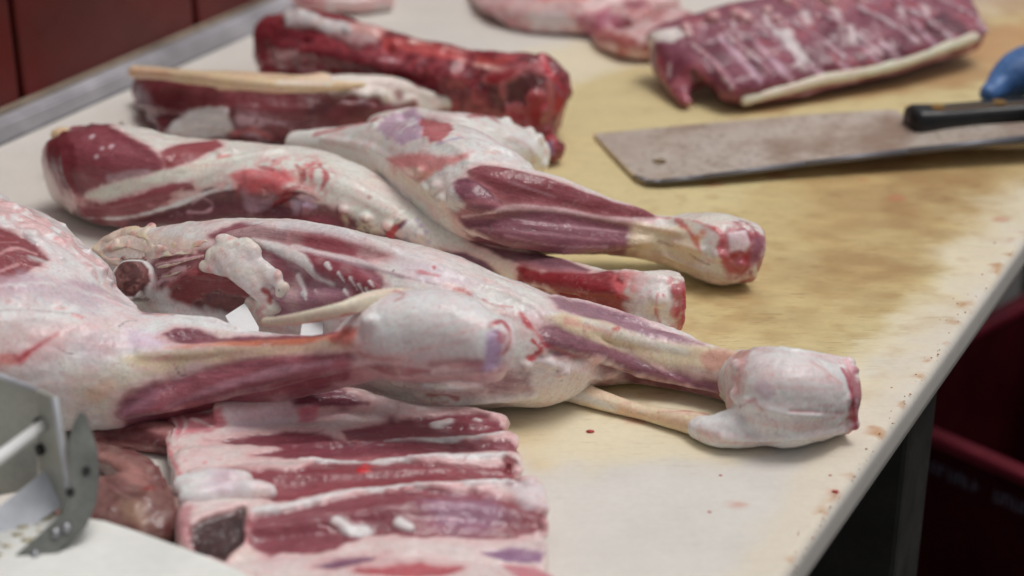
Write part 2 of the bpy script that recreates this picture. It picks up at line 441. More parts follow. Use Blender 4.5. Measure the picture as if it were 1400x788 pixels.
class Sheet:
    """the board: a slab whose skin is brushed with wear and stains"""
    def __init__(s, s0, s1, step):
        S = np.arange(s0, s1+step, step)
        prof = [(t, 0.0) for t in np.arange(WID, 0.008, -step)]
        r = 0.007
        prof += [(r-r*math.sin(a), -r+r*math.cos(a)) for a in np.linspace(0, math.pi/2, 6)]
        prof += [(0, -0.012), (0, -0.018), (0, -0.024), (0.002, -0.026), (0.1, -0.026)]
        P = np.array(prof); m = len(P); s.m_ = m
        A, B = np.array(AX), np.array(BX)
        co = (np.array(T0)[None, None]+S[:, None, None]*A+P[None, :, 0, None]*B)
        co[:, :, 2] = P[None, :, 1]; co = co.reshape(-1, 3)
        i, j = np.meshgrid(np.arange(len(S)-1), np.arange(m-1), indexing='ij'); i, j = i.ravel(), j.ravel()
        F = np.stack([i*m+j, (i+1)*m+j, (i+1)*m+j+1, i*m+j+1], 1)
        s.co = co; s.F = F; s.n = len(co)
        s.N1 = fbm(co*14, 3, 3); s.N2 = fbm(co*9+5, 4, 3); s.N3 = fbm(co*60, 5, 3); s.N4 = fbm(co*80+3, 6, 2); s.S1 = fbm(co*np.array([30, 60, 1])+9, 12, 4)
        # knife direction: streaks across the board
        a = R(-12); ca, sa = math.cos(a), math.sin(a)
        u, v = co[:, 0]*ca+co[:, 1]*sa, -co[:, 0]*sa+co[:, 1]*ca
        s.f1 = fbm(np.stack([u*26, v*150, co[:, 2]], 1), 8, 3); s.f2 = fbm(np.stack([u*60, v*330, co[:, 2]], 1), 9, 2)
        s.col = np.tile(alb((184, 180, 174)), (s.n, 1)); s.m = np.zeros(s.n); s.k = 0
        s.edge = sst(-0.005, -0.0005, co[:, 2])
    def poly(s, c, pts, soft=20, warp=20, op=1.0, m=None, tex=None, thr=0, wid=0.3, fib=0):
        P = np.array([at(*p) for p in pts])[:, :2]; x, y = s.co[:, 0], s.co[:, 1]
        d = np.full(s.n, 1e9); ins = np.zeros(s.n, bool)
        for i in range(len(P)):
            (x0, y0), (x1, y1) = P[i], P[i-1]; ex, ey = x1-x0, y1-y0
            t = np.clip(((x-x0)*ex+(y-y0)*ey)/(ex*ex+ey*ey+1e-12), 0, 1)
            d = np.minimum(d, np.hypot(x-x0-t*ex, y-y0-t*ey))
            ins ^= ((y0 > y) != (y1 > y)) & (x < ex*(y-y0)/(ey if abs(ey) > 1e-12 else 1e-12)+x0)
        s.k += 1; nn = (s.N1, s.N2, -s.N1, -s.N2)[s.k % 4]
        sd = np.where(ins, -d, d)+(nn+0.7*s.N3+0.2*s.f1)*warp*PX
        w = (1-sst(-soft*PX, soft*PX, sd))*op*s.edge
        if tex: w = w*sst(thr-wid, thr+wid, getattr(s, tex))
        cc = alb(c)[None]*(1+fib*s.f1+0.6*fib*s.f2)[:, None]
        s.col += (cc-s.col)*w[:, None]
        if m is not None: s.m += (m-s.m)*w
    def build(s, name, mat, parent):
        me = bpy.data.meshes.new(name); me.from_pydata(s.co.tolist(), [], s.F.tolist())
        a = me.attributes.new('paint', 'FLOAT_COLOR', 'POINT')
        a.data.foreach_set('color', np.column_stack([np.clip(s.col, 0.002, 0.9), s.m]).astype(np.float32).ravel())
        return link_mesh(name, me, mat, parent)

def board_material():
    m, t, b, out = nodes('worn_white_plastic')
    pa = N(t, 'ShaderNodeAttribute', attribute_name='paint'); tc = N(t, 'ShaderNodeTexCoord')
    src = tc.outputs['Object']
    def streak(rot, sc, s1):
        mp = N(t, 'ShaderNodeMapping'); mp.inputs['Rotation'].default_value = (0, 0, rot); mp.inputs['Scale'].default_value = sc
        t.links.new(src, mp.inputs['Vector']); n = N(t, 'ShaderNodeTexNoise', Scale=s1, Detail=3.0); t.links.new(mp.outputs[0], n.inputs['Vector']); return n.outputs[0]
    a1, a2 = streak(R(14), (26, 190, 1), 3.0), streak(R(-28), (22, 190, 1), 3.0)
    fine = N(t, 'ShaderNodeTexNoise', Scale=260.0, Detail=4.0); t.links.new(src, fine.inputs['Vector'])
    big = N(t, 'ShaderNodeTexNoise', Scale=22.0, Detail=5.0); t.links.new(src, big.inputs['Vector'])
    cut = math_(t, 'MULTIPLY', ramp(t, a1, (0.57, 0.0), (0.68, 1.0)), ramp(t, big.outputs[0], (0.45, 0.0), (0.65, 1.0)))
    cut2 = math_(t, 'MULTIPLY', ramp(t, a2, (0.58, 0.0), (0.68, 1.0)), ramp(t, big.outputs[0], (0.4, 1.0), (0.55, 0.0)))
    cuts = math_(t, 'MAXIMUM', cut, cut2)
    st = pa.outputs['Alpha']
    c1 = mixc(t, 'MULTIPLY', 0.8, pa.outputs['Color'], ramp(t, fine.outputs[0], (0.3, 0.96), (0.7, 1.03)))
    c2 = mixc(t, 'MULTIPLY', 0.7, c1, ramp(t, big.outputs[0], (0.3, 0.94), (0.7, 1.04)))
    c3 = mixc(t, 'MIX', math_(t, 'MULTIPLY', cuts, math_(t, 'MULTIPLY_ADD', st, 0.5, 0.09)), c2, tuple(alb((120, 84, 52))))
    t.links.new(c3, b.inputs['Base Color'])
    b.inputs['Roughness'].default_value = 0.5; b.inputs['Specular IOR Level'].default_value = 0.4
    hg = math_(t, 'SUBTRACT', math_(t, 'MULTIPLY', fine.outputs[0], 0.4), math_(t, 'MULTIPLY', math_(t, 'MAXIMUM', a1, a2), 1.0))
    bp = N(t, 'ShaderNodeBump', Strength=0.25, Distance=0.001); t.links.new(hg, bp.inputs['Height']); t.links.new(bp.outputs[0], b.inputs['Normal'])
    return m

def add_box(bm, c, dims, ax=None, bev=0.0, seg=2):
    """box about c; ax = (x, y, z) unit vectors"""
    ax = ax or (Vector((1, 0, 0)), Vector((0, 1, 0)), Vector((0, 0, 1)))
    r = bmesh.ops.create_cube(bm, size=1.0); vs = r['verts']
    M = Matrix((ax[0], ax[1], ax[2])).transposed()
    for v in vs: v.co = Vector(c)+M @ Vector((v.co.x*dims[0], v.co.y*dims[1], v.co.z*dims[2]))
    if bev:
        es = list({e for v in vs for e in v.link_edges})
        bmesh.ops.bevel(bm, geom=es, offset=bev, segments=seg, affect='EDGES', profile=0.5)
def add_rod(bm, p0, p1, r, seg=14, r1=None):
    p0, p1 = Vector(p0), Vector(p1); d = p1-p0; q = d.to_track_quat('Z', 'Y').to_matrix().to_4x4()
    bmesh.ops.create_cone(bm, cap_ends=True, segments=seg, radius1=r, radius2=r if r1 is None else r1, depth=d.length, matrix=Matrix.Translation((p0+p1)/2) @ q)
def add_prism(bm, pts, thick, nrm):
    """pts: world outline; thickened along -nrm"""
    nrm = Vector(nrm).normalized()
    top = [bm.verts.new(p) for p in pts]; bot = [bm.verts.new(Vector(p)-nrm*thick) for p in pts]
    n = len(pts); bm.faces.new(top); bm.faces.new(bot[::-1])
    for i in range(n): bm.faces.new((top[i], bot[i], bot[(i+1) % n], top[(i+1) % n]))
    bmesh.ops.recalc_face_normals(bm, faces=bm.faces)
def solid(name, fn, mat, parent=None, origin=None, smooth=False):
    bm = bmesh.new(); fn(bm); bmesh.ops.recalc_face_normals(bm, faces=bm.faces)
    me = bm_mesh(bm, name)
    if origin is None and parent is None:
        a = np.empty(len(me.vertices)*3); me.vertices.foreach_get('co', a); a = a.reshape(-1, 3)
        lo, hi = a.min(0), a.max(0); origin = ((lo[0]+hi[0])/2, (lo[1]+hi[1])/2, lo[2])
    return link_mesh(name, me, mat, parent, origin, smooth)

FLOOR = -0.86
STEEL = plain('brushed_steel', (0.42, 0.43, 0.46), 0.34, 0.85, 0.08, 40, 0.0002, (1, 1, 1))
DULL = plain('dull_grey_steel', (0.05, 0.05, 0.045), 0.6, 0.2, 0.2, 30)
def T(z=0): return (AX, BX, Vector((0, 0, 1)))

flo = solid('floor', lambda bm: add_box(bm, tp(0.4, 0, FLOOR-0.02), (9, 9, 0.04)), plain('dark_concrete', (0.05, 0.047, 0.045), 0.8, 0, 0.3, 9))
put(flo, kind='structure')

table = empty('butcher_table', tp(0.4, WID/2, FLOOR))
put(table, 'butcher table topped by a worn white plastic cutting board stained yellow brown', 'table')
bpy.context.view_layer.update()
bd = Sheet(-0.62, 1.75, 0.004)
STAIN = (181, 166, 124); TAN = (170, 149, 104); BRN = (132, 100, 66)
bd.poly((194, 184, 158), [(480, 250), (560, 100), (780, 60), (1000, 60), (1500, -20), (1520, 170), (1400, 280), (1290, 420), (1190, 540), (1000, 620), (760, 640), (560, 600)], 45, 40, 0.9, 0.25)
bd.poly(STAIN, [(700, 210), (790, 110), (900, 90), (1150, 60), (1500, -10), (1500, 150), (1370, 250), (1270, 390), (1180, 480), (1060, 500), (820, 560), (720, 430)], 40, 50, 0.95, 0.8, fib=0.06)
bd.poly(TAN, [(1040, 260), (1250, 190), (1480, 130), (1420, 220), (1330, 310), (1230, 420), (1130, 470), (960, 470), (930, 380)], 40, 45, 0.6, 1.0, fib=0.10)
bd.poly((158, 126, 80), [(1060, 250), (1250, 205), (1440, 150), (1420, 250), (1330, 320), (1240, 390), (1130, 420)], 40, 50, 0.5, 1.0, tex='N1', thr=-0.25, wid=0.6)
bd.poly(BRN, [(1100, 230), (1300, 190), (1460, 120), (1420, 215), (1300, 300), (1200, 380), (1110, 400)], 40, 60, 0.36, 1.0, tex='S1', thr=-0.05, wid=0.5, fib=0.05)
bd.poly(BRN, [(930, 340), (1180, 330), (1320, 280), (1240, 420), (1140, 480), (960, 470)], 40, 60, 0.34, 1.0, tex='S1', thr=0.1, wid=0.5, fib=0.05)
bd.poly((150, 112, 76), [(1100, 60), (1300, 0), (1500, -60), (1520, 90), (1350, 110), (1200, 130), (1010, 160)], 30, 40, 0.7, 1.0, tex='N1', thr=-0.2)
bd.poly((168, 128, 88), [(1300, 60), (1420, 20), (1480, 90), (1380, 110)], 30, 30, 0.7, 1.0)
bd.poly((120, 82, 48), [(1190, 225), (1290, 200), (1400, 180), (1330, 260), (1230, 290)], 20, 40, 0.4, 1.0, tex='S1', thr=0.0, wid=0.5)
bd.poly((176, 150, 96), [(690, 580), (860, 570), (1000, 610), (900, 650), (740, 640)], 40, 40, 0.5, 0.5, tex='N1', thr=-0.1)
bd.poly((150, 120, 78), [(900, 250), (1400, 90), (1400, 330), (1180, 560), (800, 580)], 30, 30, 0.35, 0.9, tex='N4', thr=0.25, wid=0.2)
bd.poly((192, 180, 158), [(1240, 440), (1340, 330), (1410, 290), (1420, 320), (1150, 690), (1080, 790), (1010, 790), (1120, 600)], 25, 25, 0.5, 0.15)
bd.poly((160, 118, 78), [(1385, 325), (1410, 300), (1090, 770), (1070, 770), (1180, 600)], 6, 8, 0.8, 0.5, tex='N4', thr=0.35, wid=0.15)
for x, y, w in ((1060, 240, 14), (975, 252, 12), (1180, 246, 9), (1226, 270, 10), (1368, 300, 12), (955, 300, 8), (1140, 672, 10), (870, 575, 16), (1010, 690, 14)):
    bd.poly((166, 96, 74), [(x-w, y-2), (x, y-4), (x+w, y-1), (x+w*0.6, y+4), (x-w*0.6, y+4)], 5, 8, 0.5, 0.4)
board = bd.build('cutting_board', board_material(), table); del bd
def rail_fn(bm):
    # a folded steel upstand running along the back of the board
    prof = [(WID+0.002, -0.03), (WID+0.002, 0.0), (WID+0.006, 0.016), (WID+0.012, 0.0185), (WID+0.02, 0.0185), (WID+0.024, 0.014), (WID+0.024, -0.03)]
    a = [bm.verts.new(tp(-0.7, t, z)) for t, z in prof]; b = [bm.verts.new(tp(2.2, t, z)) for t, z in prof]
    for i in range(len(prof)-1): bm.faces.new((a[i], b[i], b[i+1], a[i+1]))
    bm.faces.new(a); bm.faces.new(b[::-1])
    es = [e for e in bm.edges if abs((e.verts[0].co-e.verts[1].co).length-2.9) < 0.01]
    bmesh.ops.bevel(bm, geom=es, offset=0.002, segments=2, affect='EDGES')
solid('steel_rail', rail_fn, plain('rail_steel', (0.5, 0.5, 0.54), 0.4, 0.35, 0.35, 4, 0, None), table)
solid('sealant', lambda bm: add_box(bm, tp(0.75, WID+0.0245, 0.0165), (2.9, 0.006, 0.010), T(), 0.002), plain('beige_sealant', (0.30, 0.24, 0.18), 0.6, 0, 0.3, 12), table)
LEGP = min((tp(k*0.005, 0.05, -0.12) for k in range(-60, 60)), key=lambda q: abs(pix(q)[0]-1190))
for s_, t_ in ((None, None), (1.6, 0.08), (1.6, WID-0.08), (-0.5, WID-0.08)):
    c = LEGP.copy() if s_ is None else tp(s_, t_)
    c.z = (FLOOR-0.03)/2
    solid('leg', lambda bm: add_box(bm, c, (0.068, 0.068, -FLOOR-0.034), T(), 0.004), DULL, table)
solid('apron', lambda bm: add_box(bm, tp(0.5, WID/2, -0.045), (2.1, WID-0.24, 0.034), T(), 0.003), DULL, table)

# red tiled wall behind the rail
wall = empty('wall', tp(0.5, WID+0.05, FLOOR)); put(wall, kind='structure')
bpy.context.view_layer.update()
WALLM = plain('wall_grout', (0.05, 0.022, 0.02), 0.8, 0, 0.2, 20)
solid('wall_face', lambda bm: add_box(bm, tp(0.5, WID+0.0755, -0.22), (4.2, 0.08, 1.28), T()), WALLM, wall)
def tile_material():
    m, t, b, out = nodes('red_glazed_tile')
    tc = N(t, 'ShaderNodeTexCoord'); n = N(t, 'ShaderNodeTexNoise', Scale=7.0, Detail=5.0); t.links.new(tc.outputs['Object'], n.inputs['Vector'])
    n2 = N(t, 'ShaderNodeTexNoise', Scale=60.0, Detail=4.0); t.links.new(tc.outputs['Object'], n2.inputs['Vector'])
    c = mixc(t, 'MIX', ramp(t, n.outputs[0], (0.35, 0.0), (0.65, 1.0)), (0.17, 0.017, 0.014), (0.12, 0.024, 0.02))
    t.links.new(c, b.inputs['Base Color']); t.links.new(ramp(t, n2.outputs[0], (0.3, 0.3), (0.7, 0.5)), b.inputs['Roughness'])
    b.inputs['Specular IOR Level'].default_value = 0.35
    return m
TILE = tile_material()
s240 = (at(240, 58)-T0).dot(AX); s5 = (at(7, 160)-T0).dot(AX); TW = s240-s5
tm = None
for iz in range(-1, 2):
    for i in range(-3, 6):
        c = tp(s5+TW*(i+0.5), WID+0.03, -0.015+0.22*(iz+0.5))
        if tm is None:
            o = solid('tile', lambda bm: add_box(bm, c, (TW-0.008, 0.01, 0.212), T(), 0.0025), TILE, wall, origin=c); tm = o.data
        else:
            o = bpy.data.objects.new('tile', tm); C.objects.link(o); o.parent = wall
        o.location = c-wall.matrix_world.translation

# ------------------------------------------------------------------ meat
FAT, FATW, CREAM, YEL = (210, 192, 189), (222, 212, 211), (203, 181, 158), (201, 172, 132)
MUS, MUSR, DARK, DEEP = (131, 78, 90), (140, 68, 76), (96, 38, 46), (66, 22, 28)
BLOOD, ROSE, PINK, LIL, PUR = (158, 24, 40), (172, 84, 90), (190, 134, 136), (166, 142, 160), (112, 76, 100)
LEGS, CUTS = 'lamb legs lying side by side on the board', 'cuts of lamb on the board'
def orb(p, P, r, sx=1.0):
    """a lump of radius r about the point P"""
    P = np.array(P); x = np.array([r*0.5*sx, 0, 0])
    return p.ringsweep([P-x, P, P+x], [r*0.86, r, r*0.86], [r*0.86, r, r*0.86], cap=0.6, seg=20)
def near(piece, px, py, out):
    """a point `out` metres off the piece's skin"""
    h = piece.hit(px, py); d = -ray(px, py).normalized()
    return h+d*out

# --- the leg whose hock points at the board's edge
M = Piece(0.0012, FAT, 0.15, seed=11)
M.tube([(150, 378, 48, 0, 0.7), (200, 380, 60, 0, 0.7), (260, 387, 74, 0, 0.7), (320, 392, 87, 0, 0.7), (400, 400, 93, 0, 0.7), (470, 416, 95, 0, 0.75), (540, 436, 98, 0, 0.8), (600, 453, 98, 0, 0.85), (680, 468, 86, 0, 0.95), (740, 478, 74), (790, 476, 57), (850, 481, 44), (920, 496, 36), (980, 511, 36), (1025, 520, 38)], k=1.0)
M.rough()
for q in ([(740, 432, 9), (850, 455, 15), (950, 478, 15), (1010, 490, 12)],
          [(760, 410, 8), (820, 422, 12), (890, 447, 11), (950, 468, 6)],
          [(745, 464, 12), (800, 474, 16), (860, 496, 15), (930, 518, 11), (990, 537, 7)],
          [(300, 322, 10), (380, 316, 17), (460, 326, 18), (540, 350, 13)],
          [(395, 350, 10), (440, 362, 19), (490, 380, 17), (518, 394, 8)],
          [(375, 400, 12), (430, 406, 17), (485, 402, 12)],
          [(520, 345, 5), (600, 368, 8), (680, 398, 8), (740, 424, 6)],
          [(480, 535, 10), (560, 544, 13), (650, 545, 11), (730, 538, 9)],
          [(540, 520, 10), (600, 526, 12), (660, 524, 10)],
          [(735, 492, 7), (770, 500, 8), (820, 516, 6)],
          [(326, 325, 3), (371, 337, 6), (407, 352, 7), (431, 378, 6), (456, 390, 3)],
          [(228, 394, 8), (262, 372, 10), (300, 376, 12), (335, 376, 8)],
          [(215, 360, 6), (250, 356, 7), (285, 350, 5)],
          [(196, 412, 7), (235, 424, 8), (290, 440, 8)]):
    M.strip(q)
for q in ((742, 478, 7), (752, 498, 8), (770, 510, 7, 0.6, 2.0), (720, 500, 8), (655, 535, 7, 0.6, 2.0), (575, 540, 7, 0.6, 2.0)): M.nub(*q)
M.fuse()
M.over(PINK, 'N1', 0.25, 0.3, 0.35)
M.poly((140, 84, 96), [(285, 322), (330, 306), (400, 306), (450, 312), (500, 330), (525, 348), (500, 352), (522, 392), (515, 404), (470, 410), (430, 420), (390, 434), (366, 440), (360, 420), (385, 400), (370, 370), (330, 338)], 4, 8, 0.95, 0.85, -0.4, 0.22)
M.poly((206, 192, 196), [(325, 303), (400, 302), (470, 312), (540, 338), (600, 355), (560, 356), (500, 336), (440, 320), (380, 312)], 5, 5, 0.85, 0.3, 0.3)
M.poly(MUSR, [(400, 322), (450, 327), (500, 338), (530, 350), (512, 353), (460, 345), (400, 336)], 3, 4, 0.85, 0.8, 0, 0.15)
M.stroke((200, 180, 182), [(400, 337), (440, 346), (490, 357), (530, 372), (552, 378)], 3.5, 2, 2, 0.9, 0.2, 0.5)
M.poly((150, 70, 82), [(405, 345), (450, 352), (490, 368), (517, 386), (520, 398), (480, 398), (440, 372)], 4, 6, 0.8, 0.9, 0, 0.2)
M.stroke((205, 192, 190), [(344, 327), (371, 337), (407, 352), (431, 378), (456, 390)], (3, 7, 8, 6, 3), 3, 4, 0.85, 0.2, 0.7)
M.poly((150, 112, 126), [(380, 385), (430, 388), (470, 395), (480, 408), (420, 420), (380, 432), (370, 420)], 6, 8, 0.7, 0.6, 0, 0.2)
for x, y, l in ((446, 360, 10), (462, 373, 16), (478, 380, 20), (490, 390, 18), (500, 396, 14), (505, 384, 10), (430, 396, 8), (412, 400, 12), (470, 396, 14)):
    M.stroke(FATW, [(x, y), (x+l*0.5, y+l*0.8)], (2.2, 1.0), 1.5, 2, 0.9, 0.1, 0.5)
M.stroke((216, 205, 206), [(408, 378), (414, 392), (418, 404)], (4, 3, 1.5), 2, 2, 0.9, 0.1, 0.8)
M.poly((192, 172, 186), [(530, 352), (600, 362), (650, 388), (620, 396), (560, 385)], 12, 10, 0.55, 0.2)  # lilac sheen on the flank, painted into the colour
M.over((196, 172, 170), 'N2', 0.2, 0.3, 0.4)
M.stroke((150, 130, 138), [(430, 347), (500, 365), (560, 381), (610, 392), (650, 402)], 1.0, 1.0, 1.5, 0.7)
for a in (((560, 340), (620, 362), (690, 395), (750, 420)), ((480, 318), (560, 344)), ((640, 400), (700, 425))): M.stroke((220, 210, 210), a, (1.5, 3, 1.5), 3, 3, 0.7, None, 0.4)
for a in (((575, 372), (600, 378)), ((660, 410), (676, 418), (700, 420)), ((612, 430), (640, 428))): M.stroke((176, 84, 92), a, 1.6, 2, 4, 0.7)
M.stroke(BLOOD, [(622, 396), (632, 397), (643, 403)], (4, 4, 2), 3, 3, 0.85)
M.stroke(BLOOD, [(593, 366)], 3, 2, 1, 0.8); M.stroke((96, 60, 60), [(538, 371)], 2, 1, 0, 0.8)
M.stroke((150, 80, 100), [(630, 408), (645, 414), (655, 422)], 2, 2, 2, 0.7)
M.poly((160, 118, 138), [(690, 430), (735, 425), (760, 440), (720, 452)], 8, 8, 0.4)
M.stroke(BLOOD, [(712, 430), (722, 442), (734, 455), (744, 468), (738, 480), (726, 492)], (3, 5, 3, 3, 4, 5), 3, 6, 0.9, 0.5)
M.stroke(BLOOD, [(728, 465), (740, 478)], 1.6, 1.5, 2, 0.9); M.stroke(BLOOD, [(735, 458), (748, 474)], 1.4, 1.5, 2, 0.9)
M.poly((128, 84, 98), [(735, 450), (768, 446), (800, 458), (840, 476), (884, 498), (940, 516), (985, 528), (1012, 548), (990, 546), (950, 536), (890, 523), (840, 506), (800, 492), (765, 488), (748, 476)], 4, 5, 0.95, 0.9, -0.4, 0.2)
M.poly((108, 52, 62), [(850, 496), (940, 520), (1000, 540), (1010, 552), (930, 538), (860, 515)], 6, 5, 0.75, 0.8, 0, 0.1)
M.poly((152, 120, 134), [(755, 408), (800, 414), (862, 430), (930, 460), (960, 472), (910, 464), (850, 446), (800, 433), (765, 422)], 5, 4, 0.95, 0.8, 0, 0.15)
M.stroke((186, 164, 170), [(740, 402), (800, 412), (862, 428), (935, 460)], 3, 3, 2, 0.5)
M.poly((218, 180, 150), [(770, 428), (850, 450), (940, 473), (1015, 478), (1015, 512), (940, 505), (860, 482), (785, 455), (740, 436)], 6, 4, 0.9, 0.1, 0.4)
M.stroke((216, 204, 190), [(800, 440), (870, 464), (940, 482)], (4, 6, 4), 5, 3, 0.7)
M.stroke((186, 128, 120), [(775, 440), (800, 447), (835, 455)], (5, 4, 3), 6, 5, 0.7)
M.stroke((170, 40, 40), [(838, 451), (846, 449)], 3, 2, 1, 0.9)
M.poly((178, 112, 106), [(950, 484), (985, 478), (1020, 482), (1020, 530), (990, 528), (960, 505)], 8, 8, 0.6, 0.3, 0, 0, 'N1', -0.1)
M.poly((120, 44, 46), [(990, 525), (1010, 520), (1024, 530), (1016, 556), (1000, 552)], 5, 5, 0.9, 0.7)
M.poly((200, 184, 184), [(735, 490), (790, 492), (850, 512), (820, 530), (760, 520)], 6, 10, 0.8)
M.stroke((140, 40, 50), [(740, 470), (770, 482), (790, 490)], 1.6, 1.5, 3, 0.6)
for q in ((762, 508), (772, 512), (781, 506), (790, 515), (768, 520)): M.stroke((110, 88, 92), [q], 1.5, 1.5, 2, 0.7)
M.poly((168, 146, 146), [(430, 515), (700, 512), (740, 540), (640, 560), (480, 560), (440, 545)], 8, 8, 0.75, 0.3, 0, 0.1)
M.poly((206, 194, 184), [(500, 545), (640, 546), (760, 540), (780, 560), (640, 575), (480, 565)], 6, 6, 0.7)
M.poly((130, 92, 104), [(655, 510), (690, 505), (726, 512), (722, 530), (690, 540), (662, 534)], 7, 8, 0.85, 0.6, 0, 0.2)
M.stroke((196, 190, 200), [(560, 525), (600, 530), (640, 535)], 7, 5, 10, 0.6, None, 0.5, 0, 'N3', -0.1)
M.stroke((150, 60, 60), [(585, 541), (610, 540), (625, 545)], 2.5, 2, 3, 0.7); M.stroke((150, 60, 60), [(590, 552), (612, 550)], 2, 2, 2, 0.6)
# pelvis end: red cut, dark marrow, ridge of fat
M.poly((196, 176, 164), [(120, 320), (170, 312), (240, 325), (290, 340), (270, 360), (200, 350), (140, 345)], 6, 8, 0.8)
M.poly((120, 58, 68), [(205, 358), (250, 350), (290, 340), (278, 372), (245, 392), (222, 396)], 3, 6, 0.9, 0.8, -0.6, 0.2)
for a in (((212, 363), (240, 357), (275, 350)), ((220, 378), (238, 370), (252, 368)), ((215, 388), (226, 380), (240, 380))): M.stroke((190, 160, 165), a, (2, 3, 1.5), 1.5, 4, 0.8, 0.2, 0.5)
M.poly((132, 58, 62), [(228, 398), (245, 380), (268, 364), (300, 368), (332, 372), (338, 404), (300, 408), (262, 416), (240, 420)], 3, 4, 0.97, 0.8, -0.6, 0.12)
M.poly((160, 88, 88), [(250, 372), (280, 364), (330, 372), (330, 380), (280, 376)], 4, 4, 0.5, 0.5)
M.poly((88, 50, 52), [(258, 414), (290, 400), (330, 405), (345, 418), (335, 440), (290, 434), (262, 428)], 3, 4, 0.97, 0.5, -1.5, 0, )
M.poly((104, 62, 62), [(258, 414), (290, 400), (330, 405), (345, 418), (335, 440), (290, 434), (262, 428)], 3, 4, 0.7, 0.5, 0, 0, 'N4', 0.05, 0.1)
M.stroke((112, 60, 66), [(302, 372), (298, 392), (295, 404)], 2, 2, 2, 0.8, 0.5, -0.8)
M.poly((214, 206, 208), [(196, 405), (225, 390), (232, 412), (260, 425), (330, 442), (300, 450), (230, 430)], 4, 5, 0.95, 0.1, 0.4)

# --- the near leg
L = Piece(0.0013, (212, 197, 194), 0.15, seed=21)
L.tube([(-260, 430, 165, 0, 2.0), (-120, 428, 165, 0, 2.0), (-30, 440, 146, 0, 1.9), (50, 464, 121, 0, 1.7), (110, 489, 95, 0, 1.4), (180, 505, 78, 0, 1.15), (260, 500, 68, 0.006, 0.95), (340, 503, 51, 0.02), (420, 500, 40, 0.036), (480, 486, 38, 0.05), (530, 470, 45, 0.054)], k=0.85, cap=0.3)
L.tube([(480, 480, 36, 0.05), (520, 464, 54, 0.052), (570, 459, 58, 0.054), (620, 462, 56, 0.055), (660, 474, 46, 0.057), (690, 480, 39, 0.057)], k=0.9, cap=0.1, sq=2.4)
L.tube([(-10, 280, 17, 0.05), (25, 300, 14, 0.055), (60, 326, 9, 0.055)], k=1.4)
L.rough()
for q in ([(190, 482, 12), (300, 474, 13), (400, 468, 12), (490, 462, 10)],
          [(165, 566, 10), (230, 540, 24), (310, 520, 28), (390, 505, 25), (460, 498, 15), (505, 494, 6)],
          [(-20, 296, 9), (30, 303, 10), (66, 325, 10), (108, 352, 8), (150, 388, 7), (190, 412, 6)],
          [(-20, 272, 9), (10, 280, 8), (40, 296, 7), (80, 316, 6), (112, 330, 5)],
          
          
          
          
          
          [(500, 500, 7), (560, 506, 11), (640, 500, 11), (684, 502, 8)],
          
          
          [(668, 447, 5), (690, 455, 6), (695, 475, 6), (685, 500, 6), (664, 511, 5)],
          [(225, 456, 7), (270, 452, 8), (330, 462, 7), (420, 460, 5)],
          [(240, 432, 8), (290, 440, 8), (330, 452, 6)]):
    L.strip(q)
for q in ((62, 300, 6), (95, 330, 7), (120, 345, 8), (35, 288, 6), (140, 372, 6), (85, 305, 4, 0.6, 2.0), (505, 440, 12), (488, 470, 8)): L.nub(*q)
rl = random.Random(4)
for k in range(30):
    u = rl.random(); L.nub(u*150+rl.gauss(0, 5), 276+u*100+rl.uniform(-4, 22), rl.uniform(2.5, 7), 0.5, rl.choice((1.0, 2.5, 4.0)))
for k in range(7):
    x, y = rl.uniform(-5, 120), 0; y = 285+x*0.62+rl.uniform(0, 14); L.strip([(x, y, 2), (x+rl.uniform(10, 20), y+rl.uniform(0, 8), 4), (x+rl.uniform(26, 44), y+rl.uniform(12, 26), 2)], 0.5, 0.7)
L.fuse()
L.over((196, 166, 170), 'N1', 0.15, 0.35, 0.35); L.over((214, 208, 208), 'N2', 0.1, 0.3, 0.5)
for a in (((-10, 352), (20, 338), (48, 346)), ((-5, 370), (25, 360))): L.stroke((182, 132, 136), a, 1.5, 2, 3, 0.7)
L.stroke((90, 60, 66), [(-10, 316), (25, 322), (60, 336)], 1.2, 1.5, 2, 0.7)
L.poly((212, 200, 196), [(20, 280), (60, 300), (110, 340), (70, 350), (20, 318)], 8, 8, 0.7, None, 0.5)
L.poly((132, 56, 62), [(-30, 306), (14, 316), (52, 338), (68, 356), (34, 372), (-30, 394)], 4, 6, 0.97, 0.9, -0.5, 0.2)
for a in (((-10, 352), (20, 338), (50, 346)), ((-5, 372), (25, 360)), ((0, 330), (25, 330))): L.stroke((188, 140, 142), a, 1.5, 2, 3, 0.7)
L.stroke((214, 204, 200), [(-20, 304), (20, 312), (60, 336), (74, 356)], 3, 3, 4, 0.8, None, 0.6)
for q in ((78, 327), (86, 331)): L.stroke((190, 80, 84), [q], 3, 3, 2, 0.7)
L.poly((168, 150, 158), [(-20, 390), (20, 378), (70, 376), (60, 392), (20, 402), (-20, 410)], 10, 8, 0.7, 0.4, 0, 0.1)
L.poly((160, 138, 148), [(95, 384), (130, 386), (158, 398), (140, 402), (110, 396)], 7, 6, 0.7, 0.4)
L.poly((184, 134, 134), [(-20, 262), (30, 282), (100, 325), (180, 398), (150, 398), (100, 356), (50, 318), (-20, 298)], 6, 10, 0.65, None, 0, 0, 'N3', -0.1)
L.poly((164, 140, 152), [(-20, 384), (40, 374), (90, 384), (150, 400), (190, 420), (120, 420), (50, 404), (-20, 410)], 12, 14, 0.6, 0.3)
L.poly((186, 140, 142), [(-20, 470), (60, 450), (130, 430), (200, 440), (140, 470), (40, 510), (-20, 520)], 18, 16, 0.4, None, 0, 0, 'N2', -0.1)
